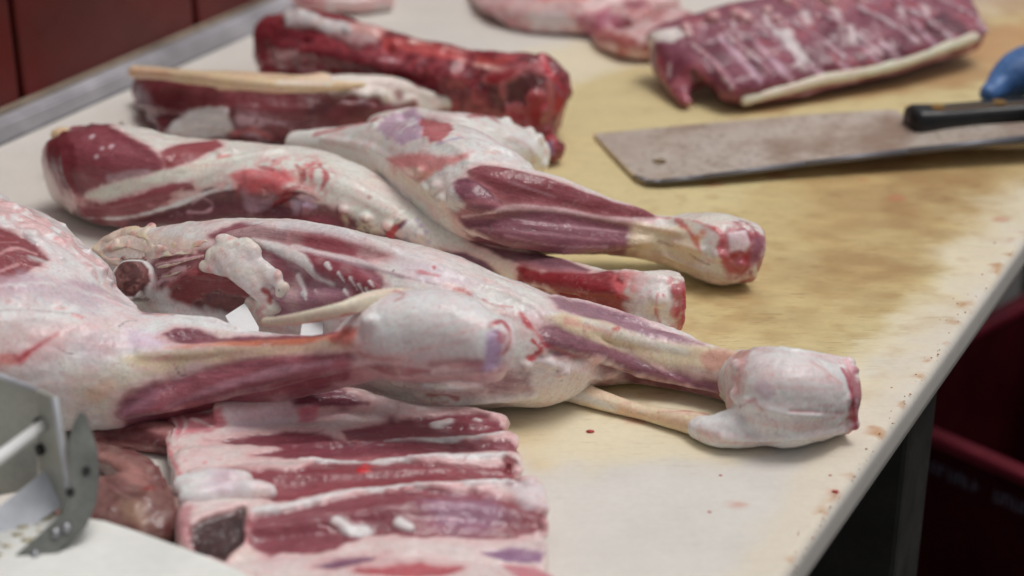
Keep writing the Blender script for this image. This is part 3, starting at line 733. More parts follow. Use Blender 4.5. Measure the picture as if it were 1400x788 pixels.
for a in (((-10, 392), (60, 388), (130, 404), (200, 430)), ((40, 350), (100, 372), (160, 402)), ((-10, 440), (60, 436), (130, 446))): L.stroke((214, 204, 202), a, (2, 4, 2), 4, 5, 0.6, None, 0.4)
L.poly((176, 150, 162), [(100, 470), (160, 455), (220, 462), (180, 480), (120, 490)], 16, 12, 0.5)
L.poly((186, 150, 146), [(-10, 440), (40, 436), (90, 450), (60, 480), (-10, 470)], 16, 12, 0.35)
L.poly((206, 180, 160), [(90, 500), (200, 490), (180, 540), (100, 560)], 20, 12, 0.5)
L.poly((146, 98, 112), [(184, 418), (200, 413), (222, 418), (218, 428), (196, 430)], 5, 5, 0.85, 0.5)
L.stroke((186, 120, 112), [(215, 415), (228, 420)], 4, 4, 3, 0.6)
L.poly((190, 168, 190), [(165, 450), (215, 455), (220, 470), (175, 476)], 10, 8, 0.5)
L.stroke((170, 28, 44), [(5, 492), (25, 490), (42, 480), (60, 468), (78, 457)], (6, 7, 4, 4, 2), 4, 5, 0.85)
L.stroke((120, 16, 30), [(24, 492), (34, 485), (55, 472)], 2, 2, 2, 0.8)
L.stroke((200, 150, 140), [(-10, 495), (10, 494)], 10, 8, 5, 0.5)
for q in (((75, 422), (92, 422)), ((100, 430), (112, 434))): L.stroke((190, 100, 100), q, 2, 2, 2, 0.6)
L.stroke((150, 138, 140), [(-10, 425), (40, 424), (110, 430)], 1.0, 1.5, 1, 0.6)
L.poly((128, 70, 84), [(222, 458), (240, 450), (268, 452), (300, 462), (380, 460), (450, 450), (470, 455), (400, 472), (320, 470), (250, 466)], 3, 4, 0.95, 0.8, -0.3, 0.15)
L.poly((228, 176, 144), [(170, 490), (230, 478), (300, 473), (400, 470), (490, 458), (490, 476), (420, 486), (330, 490), (260, 500), (200, 515)], 8, 5, 0.9, 0.15, 0.3)
L.stroke((188, 110, 84), [(225, 476), (300, 471), (400, 467), (480, 458)], (2, 4, 5, 5), 4, 3, 0.85)
L.poly((170, 90, 82), [(446, 456), (470, 446), (490, 448), (492, 470), (470, 478), (450, 474)], 5, 6, 0.9, 0.5)
L.poly((206, 186, 166), [(110, 540), (160, 510), (220, 505), (180, 535), (140, 560)], 14, 8, 0.6)
L.stroke((196, 150, 130), [(130, 540), (150, 530)], 8, 8, 5, 0.5)
L.poly((146, 84, 94), [(160, 566), (172, 546), (215, 526), (270, 507), (330, 492), (400, 486), (470, 481), (500, 490), (490, 512), (440, 532), (390, 546), (330, 562), (270, 580), (220, 594), (185, 600)], 5, 4, 0.97, 0.95, -0.3, 0.2)
L.poly((146, 122, 142), [(160, 566), (172, 546), (205, 530), (225, 532), (200, 560), (175, 578)], 9, 6, 0.45, 0.7)
L.stroke((166, 126, 138), [(225, 560), (300, 530), (380, 508), (450, 496)], (3, 5, 5, 3), 4, 3, 0.55)  # soft highlight along the shank muscle, painted as a pale streak
L.stroke((96, 52, 66), [(225, 532), (290, 512), (370, 494), (440, 488)], 2, 3, 2, 0.5)
L.poly((110, 60, 72), [(240, 570), (330, 548), (420, 528), (480, 514), (470, 530), (330, 575)], 6, 4, 0.6, 0.8)
L.poly((182, 150, 150), [(486, 482), (540, 486), (600, 488), (660, 492), (700, 502), (690, 530), (560, 530), (480, 515)], 8, 6, 0.85, 0.3, 0, 0.12)
L.stroke((128, 58, 66), [(500, 500), (540, 507), (585, 508)], (3, 5, 3), 3, 4, 0.8); L.stroke((160, 84, 84), [(492, 482), (505, 488), (560, 494)], 3, 3, 4, 0.7)
L.stroke((146, 82, 84), [(590, 497), (630, 496), (655, 498)], 4, 4, 5, 0.6)
L.poly((224, 211, 204), [(510, 420), (560, 408), (640, 415), (665, 440), (655, 480), (600, 486), (520, 478), (490, 465)], 10, 8, 0.85, 0.05)
L.poly((206, 184, 182), [(545, 465), (650, 440), (655, 480), (600, 488)], 10, 8, 0.5)
L.poly((156, 132, 160), [(668, 456), (680, 450), (690, 464), (685, 500), (672, 514), (657, 512), (663, 480)], 4, 4, 0.95, 0.6)
L.stroke((150, 44, 56), [(670, 446), (686, 440), (697, 455), (696, 472), (688, 486)], (4, 4, 3, 3, 2), 3, 4, 0.9, 0.6)
L.poly((150, 70, 80), [(680, 452), (694, 456), (692, 480), (682, 484)], 4, 5, 0.7, 0.6, 0, 0, 'N3', -0.1)
L.stroke((120, 70, 82), [(655, 500), (640, 498)], 7, 6, 4, 0.6)
L.stroke((110, 86, 90), [(600, 420)], 2, 1.5, 0, 0.7)
L.stroke((150, 84, 84), [(545, 399), (552, 404), (540, 412)], 3, 3, 3, 0.7)
for a in (((238, 498), (246, 512), (254, 514)), ((163, 447), (172, 440), (190, 438)), ((12, 480), (20, 486)), ((70, 470), (90, 482), (104, 484)), ((300, 512), (310, 506))): L.stroke((96, 80, 80), a, 0.6, 0.8, 1, 0.7)

# --- third leg, pale flank and dark underside
T3 = Piece(0.0014, (212, 194, 187), 0.15, seed=31)
T3.tube([(104, 228, 47), (120, 231, 54), (150, 238, 61), (220, 252, 62), (300, 258, 60), (380, 262, 60), (450, 280, 58), (520, 305, 50), (580, 328, 44), (650, 354, 34), (720, 374, 30), (780, 390, 29), (830, 402, 30)], k=0.95, cap=0.04, sq=2.9)
T3.tube([(810, 400, 30), (850, 406, 36), (890, 412, 40), (928, 414, 39)], k=1.0, cap=0.05, sq=2.5)
T3.tube([(96, 178, 7, 0.042), (124, 184, 14, 0.036), (180, 212, 24, 0.03), (250, 220, 22, 0.03)], k=1.2)
T3.tube([(166, 166, 4, 0.06), (195, 187, 7, 0.055), (226, 210, 8, 0.05)], k=0.9)
T3.rough()
for q in ([(82, 178, 6), (94, 235, 8), (115, 285, 8)],
          [(118, 166, 7), (180, 193, 9), (228, 220, 7)],
          [(110, 285, 6), (180, 272, 10), (250, 250, 10), (320, 220, 9), (390, 208, 8)],
          [(180, 302, 8), (250, 294, 15), (330, 285, 15), (400, 295, 15), (475, 312, 12)],
          [(420, 238, 12), (480, 260, 15), (540, 290, 13)],
          [(340, 240, 10), (380, 250, 14), (430, 268, 8)],
          
          [(720, 377, 12), (790, 388, 15), (845, 398, 12)],
          [(612, 348, 7), (645, 356, 9), (672, 372, 5)],
          [(930, 380, 5), (938, 415, 7), (931, 450, 6)],
          [(850, 376, 10), (885, 382, 13), (918, 385, 8)],
          [(870, 432, 8), (900, 440, 9), (925, 446, 6)]):
    T3.strip(q)
for q in ((500, 300, 10), (530, 312, 9), (548, 300, 7), (575, 322, 9), (470, 290, 9), (300, 208, 7), (318, 205, 6), (926, 400, 8), (900, 410, 10), (560, 338, 7), (420, 285, 9), (165, 180, 7)): T3.nub(*q)
T3.fuse()
T3.over((198, 168, 166), 'N1', 0.2, 0.3, 0.35)
T3.poly((92, 42, 50), [(100, 290), (165, 299), (230, 286), (290, 264), (330, 258), (365, 262), (400, 272), (440, 285), (500, 302), (540, 322), (600, 350), (600, 400), (420, 360), (200, 340), (120, 310)], 4, 8, 0.97, 0.9, -0.6, 0.18)
T3.poly((140, 74, 84), [(62, 190), (80, 166), (100, 156), (128, 160), (155, 176), (192, 196), (226, 222), (222, 236), (180, 241), (150, 246), (130, 256), (112, 268), (84, 262), (66, 225)], 4, 5, 0.97, 0.8, 0, 0.15)
T3.poly((112, 46, 54), [(62, 185), (86, 170), (100, 200), (114, 264), (90, 262), (68, 225)], 5, 5, 0.8, 0.8)
T3.poly((146, 66, 72), [(222, 208), (250, 197), (295, 192), (304, 200), (262, 221), (228, 232)], 4, 4, 0.95, 0.8)
for q, w in (((126, 186), 5), ((140, 203), 4), ((132, 214), 3), ((152, 200), 2.5)): T3.stroke((206, 170, 176), [q], w, 3, 4, 0.8)  # small highlights painted on the end muscle
T3.stroke((160, 138, 142), [(150, 245), (175, 240), (200, 236)], 5, 5, 4, 0.7)
T3.poly((140, 70, 78), [(112, 286), (140, 281), (187, 269), (238, 252), (262, 255), (219, 277), (166, 297), (130, 296)], 3, 4, 0.97, 0.8, -0.4, 0.12)
T3.stroke(FATW, [(118, 300), (165, 299), (225, 285), (290, 262), (320, 255)], (2, 3, 3, 4, 5), 2, 3, 0.95, 0.1, 0.6)
T3.stroke((212, 200, 182), [(120, 268), (180, 255), (250, 235), (320, 215)], (5, 9, 10, 8), 5, 4, 0.9, 0.1, 0.5)
T3.poly((186, 96, 100), [(300, 250), (350, 222), (430, 214), (470, 240), (440, 275), (390, 270), (340, 268)], 14, 16, 0.6, 0.3, 0, 0, 'N4', -0.05)
T3.poly((178, 66, 74), [(318, 240), (345, 232), (390, 233), (402, 246), (380, 258), (345, 258)], 7, 9, 0.8, 0.5, 0, 0, 'N1', -0.35)
for a in (((405, 225), (415, 240), (408, 255)), ((436, 225), (446, 240), (440, 258)), ((352, 228), (372, 232)), ((388, 262), (410, 256), (430, 264))): T3.stroke((150, 30, 46), a, (1, 2.5, 1), 2, 6, 0.75)
T3.stroke((176, 60, 70), [(424, 222), (432, 232), (428, 246), (442, 262)], (6, 7, 6, 4), 6, 8, 0.75, None, 0, 0, 'N4', -0.15)
T3.stroke((190, 96, 100), [(300, 216), (312, 214)], 4, 3, 4, 0.7); T3.stroke((150, 40, 60), [(374, 220)], 2, 2, 2, 0.8)
T3.stroke((140, 18, 34), [(368, 282), (382, 276), (394, 268), (404, 265)], (2, 4, 4, 3), 2, 3, 0.95, 0.8, -1)
T3.stroke((84, 34, 42), [(396, 266), (410, 264), (424, 268), (436, 275)], (2, 3, 2, 1), 2, 2, 0.9, 0.6, -1)
T3.poly((170, 148, 166), [(396, 276), (420, 270), (436, 280), (424, 294), (404, 292)], 4, 6, 0.8, 0.3)
T3.poly((136, 72, 80), [(400, 292), (440, 286), (480, 300), (470, 318), (420, 312)], 6, 7, 0.8, 0.8, 0, 0.15)
T3.poly((150, 122, 134), [(330, 268), (372, 262), (372, 282), (340, 296)], 6, 10, 0.6, 0.3, 0, 0, 'N2', -0.1)
T3.stroke((168, 132, 140), [(262, 278), (275, 270), (290, 280), (280, 290), (258, 290)], 2, 2, 4, 0.6, None, 0.6)
T3.poly((214, 200, 186), [(460, 262), (510, 280), (560, 308), (540, 318), (500, 300), (460, 282)], 8, 8, 0.7, None, 0.8)
T3.poly((206, 182, 150), [(468, 296), (510, 304), (540, 322), (500, 324), (474, 312)], 6, 8, 0.6, None, 0, 0, 'N4', -0.1)
T3.stroke(BLOOD, [(532, 324), (540, 314), (552, 304)], (5, 4, 2), 2, 3, 0.9, 0.6, -0.6); T3.stroke((90, 60, 84), [(548, 310), (556, 302)], 3, 2, 2, 0.8)
T3.stroke((130, 60, 40), [(505, 270)], 3, 3, 2, 0.6)
for q in ((570, 302), (577, 308), (586, 332), (582, 318)): T3.stroke((140, 124, 160), [q], 4, 3, 4, 0.7)
T3.poly((206, 196, 200), [(555, 300), (600, 325), (620, 345), (580, 345), (548, 328)], 8, 8, 0.5, None, 0.5)
T3.poly((116, 78, 94), [(606, 346), (636, 347), (662, 360), (680, 377), (652, 373), (622, 362)], 2.5, 2, 0.97, 0.8, -0.5)
T3.poly((110, 72, 86), [(644, 330), (700, 344), (760, 352), (806, 370), (790, 378), (740, 366), (690, 353)], 3, 3, 0.95, 0.8, 0, 0.1)
T3.poly((206, 176, 166), [(670, 352), (715, 366), (712, 384), (680, 372)], 5, 5, 0.7)
T3.poly((132, 12, 26), [(710, 368), (740, 371), (800, 375), (832, 370), (852, 384), (848, 402), (866, 424), (838, 430), (800, 416), (750, 398), (714, 384)], 4, 6, 0.97, 0.85, -0.4, 0.12)
T3.poly((196, 90, 96), [(830, 372), (880, 374), (890, 400), (860, 424), (844, 400)], 8, 10, 0.7, 0.4, 0, 0, 'N3', -0.2)
T3.poly((206, 186, 186), [(868, 376), (915, 378), (926, 400), (918, 445), (890, 440), (872, 410)], 8, 8, 0.6)
T3.poly((190, 186, 200), [(852, 416), (880, 412), (884, 436), (868, 438)], 5, 5, 0.7)
T3.poly((140, 30, 44), [(918, 380), (950, 380), (950, 460), (920, 460)], 4, 8, 0.85, 0.6, 0, 0, 'N3', -0.3)
T3.stroke((150, 26, 46), [(926, 382), (934, 395), (935, 425), (932, 452)], (3, 4, 4, 4), 3, 5, 0.9, 0.6)
T3.stroke((170, 60, 76), [(918, 384), (922, 410), (920, 448)], (4, 5, 4), 3, 8, 0.7, None, 0, 0, 'N3', -0.1)
T3.stroke((160, 40, 56), [(900, 400), (896, 420), (902, 440)], 2, 2, 5, 0.7); T3.stroke((150, 40, 50), [(907, 404)], 3, 2, 2, 0.8)

# --- fourth leg, plum shank, lies across the third
Q = Piece(0.0014, (212, 194, 190), 0.15, seed=41)
Q.tube([(400, 196, 16, 0.03), (470, 198, 26, 0.03), (540, 212, 46, 0.028), (600, 235, 66, 0.024), (660, 268, 68, 0.02), (720, 290, 57, 0.02), (780, 302, 46, 0.018), (840, 313, 37, 0.014), (890, 324, 33, 0.01), (930, 332, 36, 0.004)], k=1.0)
Q.tube([(520, 178, 24, 0.02), (560, 186, 36, 0.02), (620, 198, 44, 0.02), (680, 205, 42, 0.015), (728, 212, 30, 0.01)], k=1.2)
Q.tube([(905, 326, 30, 0.006), (945, 333, 42, 0.002), (985, 340, 47), (1010, 344, 44), (1028, 346, 40)], k=0.95, cap=0.05, sq=2.5)
Q.rough()
for q in ([(650, 240, 8), (690, 244, 18), (740, 254, 24), (800, 274, 20), (860, 290, 13), (898, 297, 6)],
          [(622, 262, 14), (650, 268, 21), (680, 285, 10)],
          [(640, 308, 12), (700, 314, 28), (770, 320, 30), (830, 326, 21), (888, 328, 9)],
          [(640, 296, 3), (700, 286, 4), (760, 288, 4), (850, 302, 5), (935, 318, 7)],
          [(898, 297, 5), (940, 302, 7), (975, 312, 7), (990, 330, 5)],
          [(905, 347, 5), (950, 364, 7), (1000, 380, 5)],
          [(1012, 304, 5), (1034, 325, 6), (1033, 355, 6), (1018, 378, 6), (998, 383, 5)],
          [(660, 175, 8), (700, 188, 9), (736, 215, 8)],
          [(640, 195, 8), (690, 210, 10), (728, 228, 7)],
          [(515, 172, 9), (555, 156, 13), (600, 163, 11), (640, 165, 8)],
          [(440, 190, 5), (520, 206, 8), (590, 262, 9), (650, 320, 7)],
          [(585, 190, 8), (630, 205, 10), (640, 222, 8)],
          [(920, 330, 8), (960, 340, 9)]):
    Q.strip(q)
for q in ((735, 190, 9), (742, 225, 8), (725, 180, 8), (596, 256, 10), (606, 275, 9), (575, 235, 8), (985, 350, 9), (1012, 362, 8), (690, 165, 8)): Q.nub(*q)
Q.fuse()
Q.over((196, 164, 164), 'N1', 0.2, 0.3, 0.4)
Q.stroke((160, 66, 74), [(430, 184), (480, 172), (525, 160)], (3, 6, 6), 3, 3, 0.9, 0.6)
Q.poly((166, 140, 162), [(516, 176), (535, 155), (565, 148), (580, 160), (576, 186), (550, 196), (528, 190)], 4, 6, 0.9, 0.5)
Q.poly((206, 196, 206), [(540, 160), (568, 158), (572, 180), (548, 184)], 4, 8, 0.8, None, 0, 0, 'N4', 0.0)
Q.poly((156, 70, 76), [(576, 162), (606, 166), (620, 178), (604, 194), (586, 197), (574, 186)], 4, 5, 0.9, 0.6, -0.5)
Q.stroke((150, 56, 66), [(640, 160), (665, 158), (682, 168)], (5, 8, 4), 4, 5, 0.8, 0.6)
Q.stroke((126, 108, 150), [(598, 197), (615, 192), (632, 188)], 3, 3, 3, 0.6)
Q.poly((184, 98, 98), [(526, 220), (560, 212), (600, 214), (640, 212), (630, 220), (600, 235), (570, 248), (540, 240)], 7, 8, 0.8, 0.5, 0, 0.1)
Q.poly((206, 172, 158), [(545, 230), (570, 226), (580, 240), (562, 248)], 5, 5, 0.8)
Q.stroke((200, 130, 110), [(575, 246), (590, 236)], 5, 5, 4, 0.6); Q.stroke((176, 80, 84), [(665, 210), (685, 209)], 2.5, 2, 2, 0.7)
Q.poly((212, 204, 200), [(640, 175), (700, 180), (738, 195), (742, 230), (700, 226), (650, 222), (640, 200)], 8, 6, 0.7, None, 0.8)
for a in (((650, 190), (690, 200), (715, 225)), ((680, 180), (720, 200), (730, 225))): Q.stroke((186, 160, 164), a, 1.5, 2, 3, 0.6, None, -0.6)
Q.poly((206, 178, 150), [(470, 225), (540, 240), (620, 290), (690, 338), (640, 325), (570, 275), (500, 245)], 8, 4, 0.75)
Q.poly((136, 70, 78), [(642, 234), (660, 229), (690, 231), (735, 243), (800, 266), (880, 288), (894, 296), (860, 302), (800, 296), (750, 285), (700, 282), (672, 262), (652, 250)], 2.5, 3, 0.98, 0.9, 0.5, 0.12)
Q.poly((126, 74, 90), [(616, 250), (640, 245), (664, 258), (690, 282), (676, 291), (632, 297), (612, 280)], 3, 4, 0.97, 0.9, 0.2, 0.12)
Q.poly((128, 78, 92), [(628, 298), (690, 288), (760, 290), (840, 304), (890, 316), (872, 350), (820, 374), (760, 384), (710, 378), (640, 340)], 3.5, 3, 0.97, 0.9, 0, 0.14)
for a in (((660, 238), (700, 250), (760, 270)), ((690, 322), (760, 336), (830, 338)), ((700, 300), (780, 310), (860, 318))): Q.stroke((178, 140, 150), a, (0.8, 1.6, 0.8), 2, 2, 0.5)
Q.stroke((190, 160, 164), [(632, 296), (670, 291), (700, 284), (760, 287), (830, 299), (890, 303)], (1.5, 2, 4, 3, 3, 5), 2.5, 2, 0.85, 0.3, 0.3)
Q.stroke((160, 118, 128), [(650, 312), (720, 318), (800, 326), (850, 330)], (1, 2, 2, 1), 3, 2, 0.6)
Q.poly((206, 190, 186), [(582, 244), (612, 234), (622, 246), (618, 268), (634, 292), (612, 284), (590, 262)], 4, 7, 0.85, None, 0.5)
Q.stroke((160, 120, 130), [(600, 240), (616, 240)], 5, 4, 6, 0.6, None, 0, 0, 'N3', 0.0)
Q.poly((206, 178, 152), [(868, 306), (940, 304), (965, 330), (950, 372), (900, 356), (860, 340)], 9, 5, 0.85)
Q.poly((146, 98, 94), [(840, 335), (900, 350), (960, 372), (1000, 384), (940, 390), (860, 362)], 8, 5, 0.6, 0.4)  # brownish shading under the knuckle, painted into the colour
Q.poly((208, 190, 178), [(905, 298), (960, 288), (1010, 298), (985, 312), (940, 308)], 6, 5, 0.7)
for a, w in ((((898, 297), (940, 300), (965, 308), (986, 318)), 2), (((925, 300), (945, 320), (958, 345)), 3), (((978, 312), (988, 326), (984, 345), (1000, 368)), 4)): Q.stroke((164, 54, 58), a, w, 3, 5, 0.75, 0.5)
Q.stroke((190, 110, 70), [(950, 328), (960, 318)], 5, 5, 5, 0.7)
Q.stroke((216, 206, 196), [(965, 335), (975, 350)], 7, 5, 4, 0.8)
Q.poly((156, 66, 78), [(980, 325), (1000, 310), (1036, 318), (1042, 350), (1024, 384), (998, 380), (984, 352)], 5, 6, 0.85, 0.5, 0, 0, 'N1', -0.5)
Q.poly((134, 40, 54), [(1000, 300), (1045, 310), (1045, 390), (1004, 388)], 6, 8, 0.8, 0.5, 0, 0, 'N4', -0.15)
Q.poly((206, 180, 186), [(994, 320), (1020, 314), (1026, 334), (1014, 350), (998, 344)], 3, 3, 0.95, 0.2, 0.5)
Q.poly((118, 84, 108), [(1030, 320), (1044, 326), (1040, 360), (1026, 376), (1026, 345)], 5, 6, 0.55, 0.5)
Q.stroke((140, 24, 38), [(1002, 350), (1012, 346), (1020, 352)], 4, 3, 4, 0.85, 0.6)
for a in (((940, 345), (955, 356), (970, 362)), ((900, 330), (930, 340))): Q.stroke((120, 70, 64), a, 1.2, 1.5, 2, 0.6)

# --- shoulder with its long bone, dark neck end
B5 = Piece(0.0018, (104, 46, 54), 0.75, seed=51)
B5.tube([(200, 122, 20), (240, 140, 36), (300, 146, 44), (380, 150, 44), (460, 152, 42), (540, 146, 38), (600, 155, 26)], k=1.0)
B5.tube([(225, 178, 16), (290, 172, 24), (350, 172, 24), (400, 175, 18)], k=1.2)
B5.tube([(165, 172, 6, 0.03), (190, 184, 9, 0.03), (225, 205, 12, 0.03)], k=1.2)
B5.rough()
for q in ([(190, 140, 10), (260, 148, 12), (340, 150, 14), (430, 150, 12)],
          [(400, 112, 8), (470, 112, 10), (540, 118, 10), (590, 134, 8)],
          [(230, 175, 10), (270, 162, 13), (310, 170, 10)],
          [(330, 172, 9), (370, 168, 11), (405, 182, 8)],
          [(205, 160, 8), (240, 175, 8)],
          [(460, 140, 7), (520, 146, 8), (580, 155, 8)]):
    B5.strip(q)
for q in ((560, 142, 8), (520, 132, 8), (480, 128, 7), (610, 140, 9), (320, 185, 8), (350, 160, 8), (385, 185, 7)): B5.nub(*q)
B5.fuse()
B5.over((70, 26, 34), 'N1', 0.1, 0.4, 0.6)
B5.poly((208, 196, 198), [(228, 180), (245, 160), (275, 148), (310, 152), (318, 175), (290, 196), (240, 196)], 6, 8, 0.95, 0.1, 2)
B5.poly((190, 160, 172), [(325, 165), (350, 150), (385, 158), (408, 180), (390, 196), (350, 188), (330, 182)], 6, 10, 0.85, 0.2, 1, 0, 'N4', -0.2)
B5.stroke((166, 92, 96), [(316, 182), (350, 178), (372, 190)], 5, 4, 6, 0.8)
B5.poly((206, 188, 180), [(380, 112), (440, 104), (500, 104), (545, 108), (570, 122), (600, 130), (620, 150), (585, 158), (560, 140), (520, 136), (470, 132), (420, 128)], 6, 9, 0.92, 0.15, 1.5)
for q in ((480, 138), (515, 140), (545, 132), (566, 144)): B5.stroke((110, 44, 50), [q], 8, 5, 8, 0.8, 0.6, -1)
B5.poly((202, 172, 140), [(172, 86), (240, 92), (320, 100), (450, 104), (450, 126), (380, 128), (300, 124), (190, 108)], 3, 4, 0.9, 0.1, 1.5)
B5.poly((150, 80, 84), [(600, 150), (650, 150), (680, 160), (640, 175)], 6, 8, 0.8)

N6 = Piece(0.002, (112, 40, 48), 0.8, seed=61, lump=0.002)
N6.tube([(372, 62, 42), (430, 68, 52), (500, 90, 55), (580, 110, 52), (660, 125, 50), (720, 132, 54), (752, 145, 50)], k=0.9, cap=0.2)
N6.ball(740, 88, 14, 0.05); N6.ball(752, 205, 20, 0.0); N6.ball(764, 130, 18, 0.03)
N6.rough()
for q in ([(388, 24, 10), (450, 36, 11), (520, 52, 12), (600, 66, 10), (690, 82, 9), (738, 86, 8)],
          [(360, 95, 10), (430, 104, 12), (500, 115, 12), (580, 130, 10)],
          [(375, 60, 12), (450, 72, 14), (540, 90, 14), (640, 105, 12)],
          [(742, 72, 7), (762, 105, 10), (770, 135, 8), (756, 165, 7)],
          [(700, 110, 6), (726, 104, 8), (748, 112, 6)],
          [(690, 140, 8), (705, 165, 9), (735, 180, 8)],
          [(752, 180, 8), (756, 210, 9)]):
    N6.strip(q)
for q in ((740, 80, 8), (766, 120, 8), (742, 150, 8), (720, 175, 9), (660, 95, 7), (540, 62, 8), (480, 44, 9), (410, 20, 9), (356, 80, 7)): N6.nub(*q)
N6.fuse()
N6.over((84, 20, 30), 'N2', 0.1, 0.4, 0.7); N6.over((170, 76, 84), 'N4', 0.2, 0.3, 0.5)
N6.poly((210, 196, 194), [(388, 10), (410, 8), (440, 26), (470, 32), (520, 34), (516, 60), (490, 66), (462, 52), (420, 40), (392, 36)], 5, 8, 0.92, 0.1, 1.5)
N6.poly((186, 130, 124), [(470, 32), (500, 26), (535, 42), (520, 54), (484, 48)], 5, 5, 0.8)
N6.poly((160, 70, 80), [(372, 30), (395, 40), (470, 70), (540, 80), (520, 60), (420, 45)], 6, 8, 0.6)
for a, w in ((((380, 78), (405, 72)), 7), (((405, 95), (430, 98), (450, 102)), 5), (((520, 82), (545, 84)), 4), (((380, 92), (400, 92)), 4)): N6.stroke((196, 150, 156), a, w, 5, 6, 0.75)
N6.poly((176, 72, 72), [(520, 48), (600, 60), (680, 76), (730, 82), (720, 95), (640, 88), (560, 74), (520, 66)], 5, 8, 0.8, 0.6, 0, 0, 'N1', -0.2)
for a in (((560, 56), (590, 60)), ((610, 66), (640, 72)), ((650, 88), (690, 96), (725, 98))): N6.stroke((206, 150, 140), a, 3, 3, 5, 0.8)
N6.poly((150, 18, 32), [(668, 105), (700, 98), (745, 105), (752, 140), (735, 175), (700, 165), (680, 135)], 6, 9, 0.85, 0.8)
N6.poly((70, 10, 18), [(690, 118), (720, 96), (752, 100), (748, 125), (720, 122), (712, 140), (695, 140)], 5, 9, 0.9, 0.8, -4)
N6.poly((70, 14, 22), [(655, 118), (680, 115), (690, 150), (672, 148)], 5, 8, 0.8, 0.8, -2)
N6.stroke((170, 40, 56), [(742, 76), (748, 95), (765, 120), (762, 150)], (7, 8, 7, 6), 4, 6, 0.85)
N6.stroke((130, 100, 140), [(760, 118), (768, 130)], 4, 4, 4, 0.6); N6.stroke((130, 110, 160), [(752, 196), (756, 212)], 4, 4, 3, 0.6)
N6.stroke((196, 130, 130), [(742, 78), (744, 86)], 3, 3, 2, 0.7)

# --- breast slab in front, strips of muscle between bands of fat
S = Piece(0.0012, (204, 180, 178), 0.15, seed=71); S.grow = 1.5
for x0, y0, x1, y1, x2, y2, hp in ((240, 587, 560, 574, 682, 592, 26), (238, 615, 500, 606, 694, 618, 28), (248, 645, 500, 641, 700, 648, 32), (262, 680, 500, 677, 728, 690, 38),
        (258, 728, 500, 719, 732, 722, 40), (270, 768, 500, 760, 742, 768, 34), (290, 810, 500, 805, 752, 815, 36), (360, 860, 500, 860, 765, 865, 36)):
    S.tube([(x0, y0, hp*0.95), ((x0+x1)/2, (y0+y1)/2-2, hp), (x1, y1, hp), (x2, y2, hp*0.86)], k=1.9, sq=2.6)
S.tube([(300, 566, 20, 0.012), (400, 553, 24, 0.012), (470, 548, 20, 0.012), (540, 562, 16, 0.012)], k=1.2)
S.rough()
for q in ([(252, 718, 7), (299, 700, 8), (338, 688, 8)], [(258, 760, 6), (310, 770, 8), (336, 744, 8), (344, 706, 7)],
          [(235, 566, 5), (226, 590, 6), (232, 622, 6), (246, 650, 5)],
          [(228, 562, 6), (300, 552, 6), (400, 536, 6), (470, 534, 6), (560, 556, 6), (640, 560, 6), (695, 580, 5)],
          [(700, 596, 6), (712, 620, 6), (710, 650, 6)],
          [(735, 668, 7), (752, 700, 7), (748, 730, 7)],
          [(470, 590, 6), (540, 584, 9), (620, 580, 9), (688, 586, 6)],
          [(340, 606, 6), (440, 608, 9), (580, 610, 9), (700, 610, 7)],
          [(300, 655, 8), (400, 655, 13), (520, 648, 13), (690, 646, 10)],
          [(350, 725, 14), (450, 712, 20), (560, 700, 22), (680, 702, 22), (740, 714, 12)],
          [(400, 560, 9), (450, 545, 10), (500, 556, 8)],
          [(260, 578, 9), (290, 575, 9)]):
    S.strip(q)
for q in ((705, 600, 6), (712, 640, 7), (700, 660, 7), (752, 690, 8), (745, 745, 8), (600, 578, 7), (696, 634, 8), (724, 664, 8), (495, 638, 6)): S.nub(*q)
S.fuse()
S.over((196, 160, 164), 'N1', 0.2, 0.3, 0.4)
S.poly((172, 92, 104), [(226, 562), (306, 556), (310, 582), (280, 590), (240, 600), (226, 590)], 5, 6, 0.85, 0.5, 0, 0.15)
for a in (((232, 566), (240, 580), (236, 598)), ((244, 562), (254, 578), (250, 592)), ((262, 572), (290, 584))): S.stroke((206, 180, 178), a, 2.2, 2, 3, 0.8, None, 0.5)
S.poly((116, 52, 72), [(396, 542), (420, 530), (450, 528), (480, 538), (500, 552), (470, 558), (430, 558), (400, 556)], 4, 5, 0.95, 0.8, 0, 0.1)
S.poly((186, 90, 112), [(406, 560), (432, 556), (430, 575), (408, 578)], 5, 6, 0.75, 0.4)
S.poly((200, 170, 182), [(306, 560), (400, 548), (400, 575), (320, 590)], 8, 8, 0.6)
MS = (134, 70, 82)
S.poly(MS, [(470, 588), (534, 576), (607, 567), (654, 565), (684, 576), (696, 588), (620, 600), (564, 597), (474, 601)], 3, 5, 0.97, 0.9, -1.2, 0.2)
S.poly(MS, [(280, 602), (340, 594), (389, 589), (440, 594), (480, 602), (590, 600), (697, 601), (712, 616), (585, 621), (500, 626), (414, 624), (341, 622), (390, 612), (320, 606)], 3, 6, 0.97, 0.9, -1.2, 0.2)
S.poly((140, 70, 78), [(272, 651), (311, 640), (406, 643), (431, 630), (500, 626), (628, 634), (701, 636), (708, 657), (628, 659), (543, 664), (457, 668), (380, 684), (328, 668)], 3, 6, 0.97, 0.9, -1.4, 0.2)
S.poly((136, 72, 82), [(338, 709), (393, 696), (457, 681), (526, 668), (586, 666), (671, 674), (746, 702), (748, 726), (671, 734), (607, 731), (543, 731), (500, 735), (440, 754), (371, 757), (338, 732)], 3.5, 6, 0.97, 0.9, -1.4, 0.2)
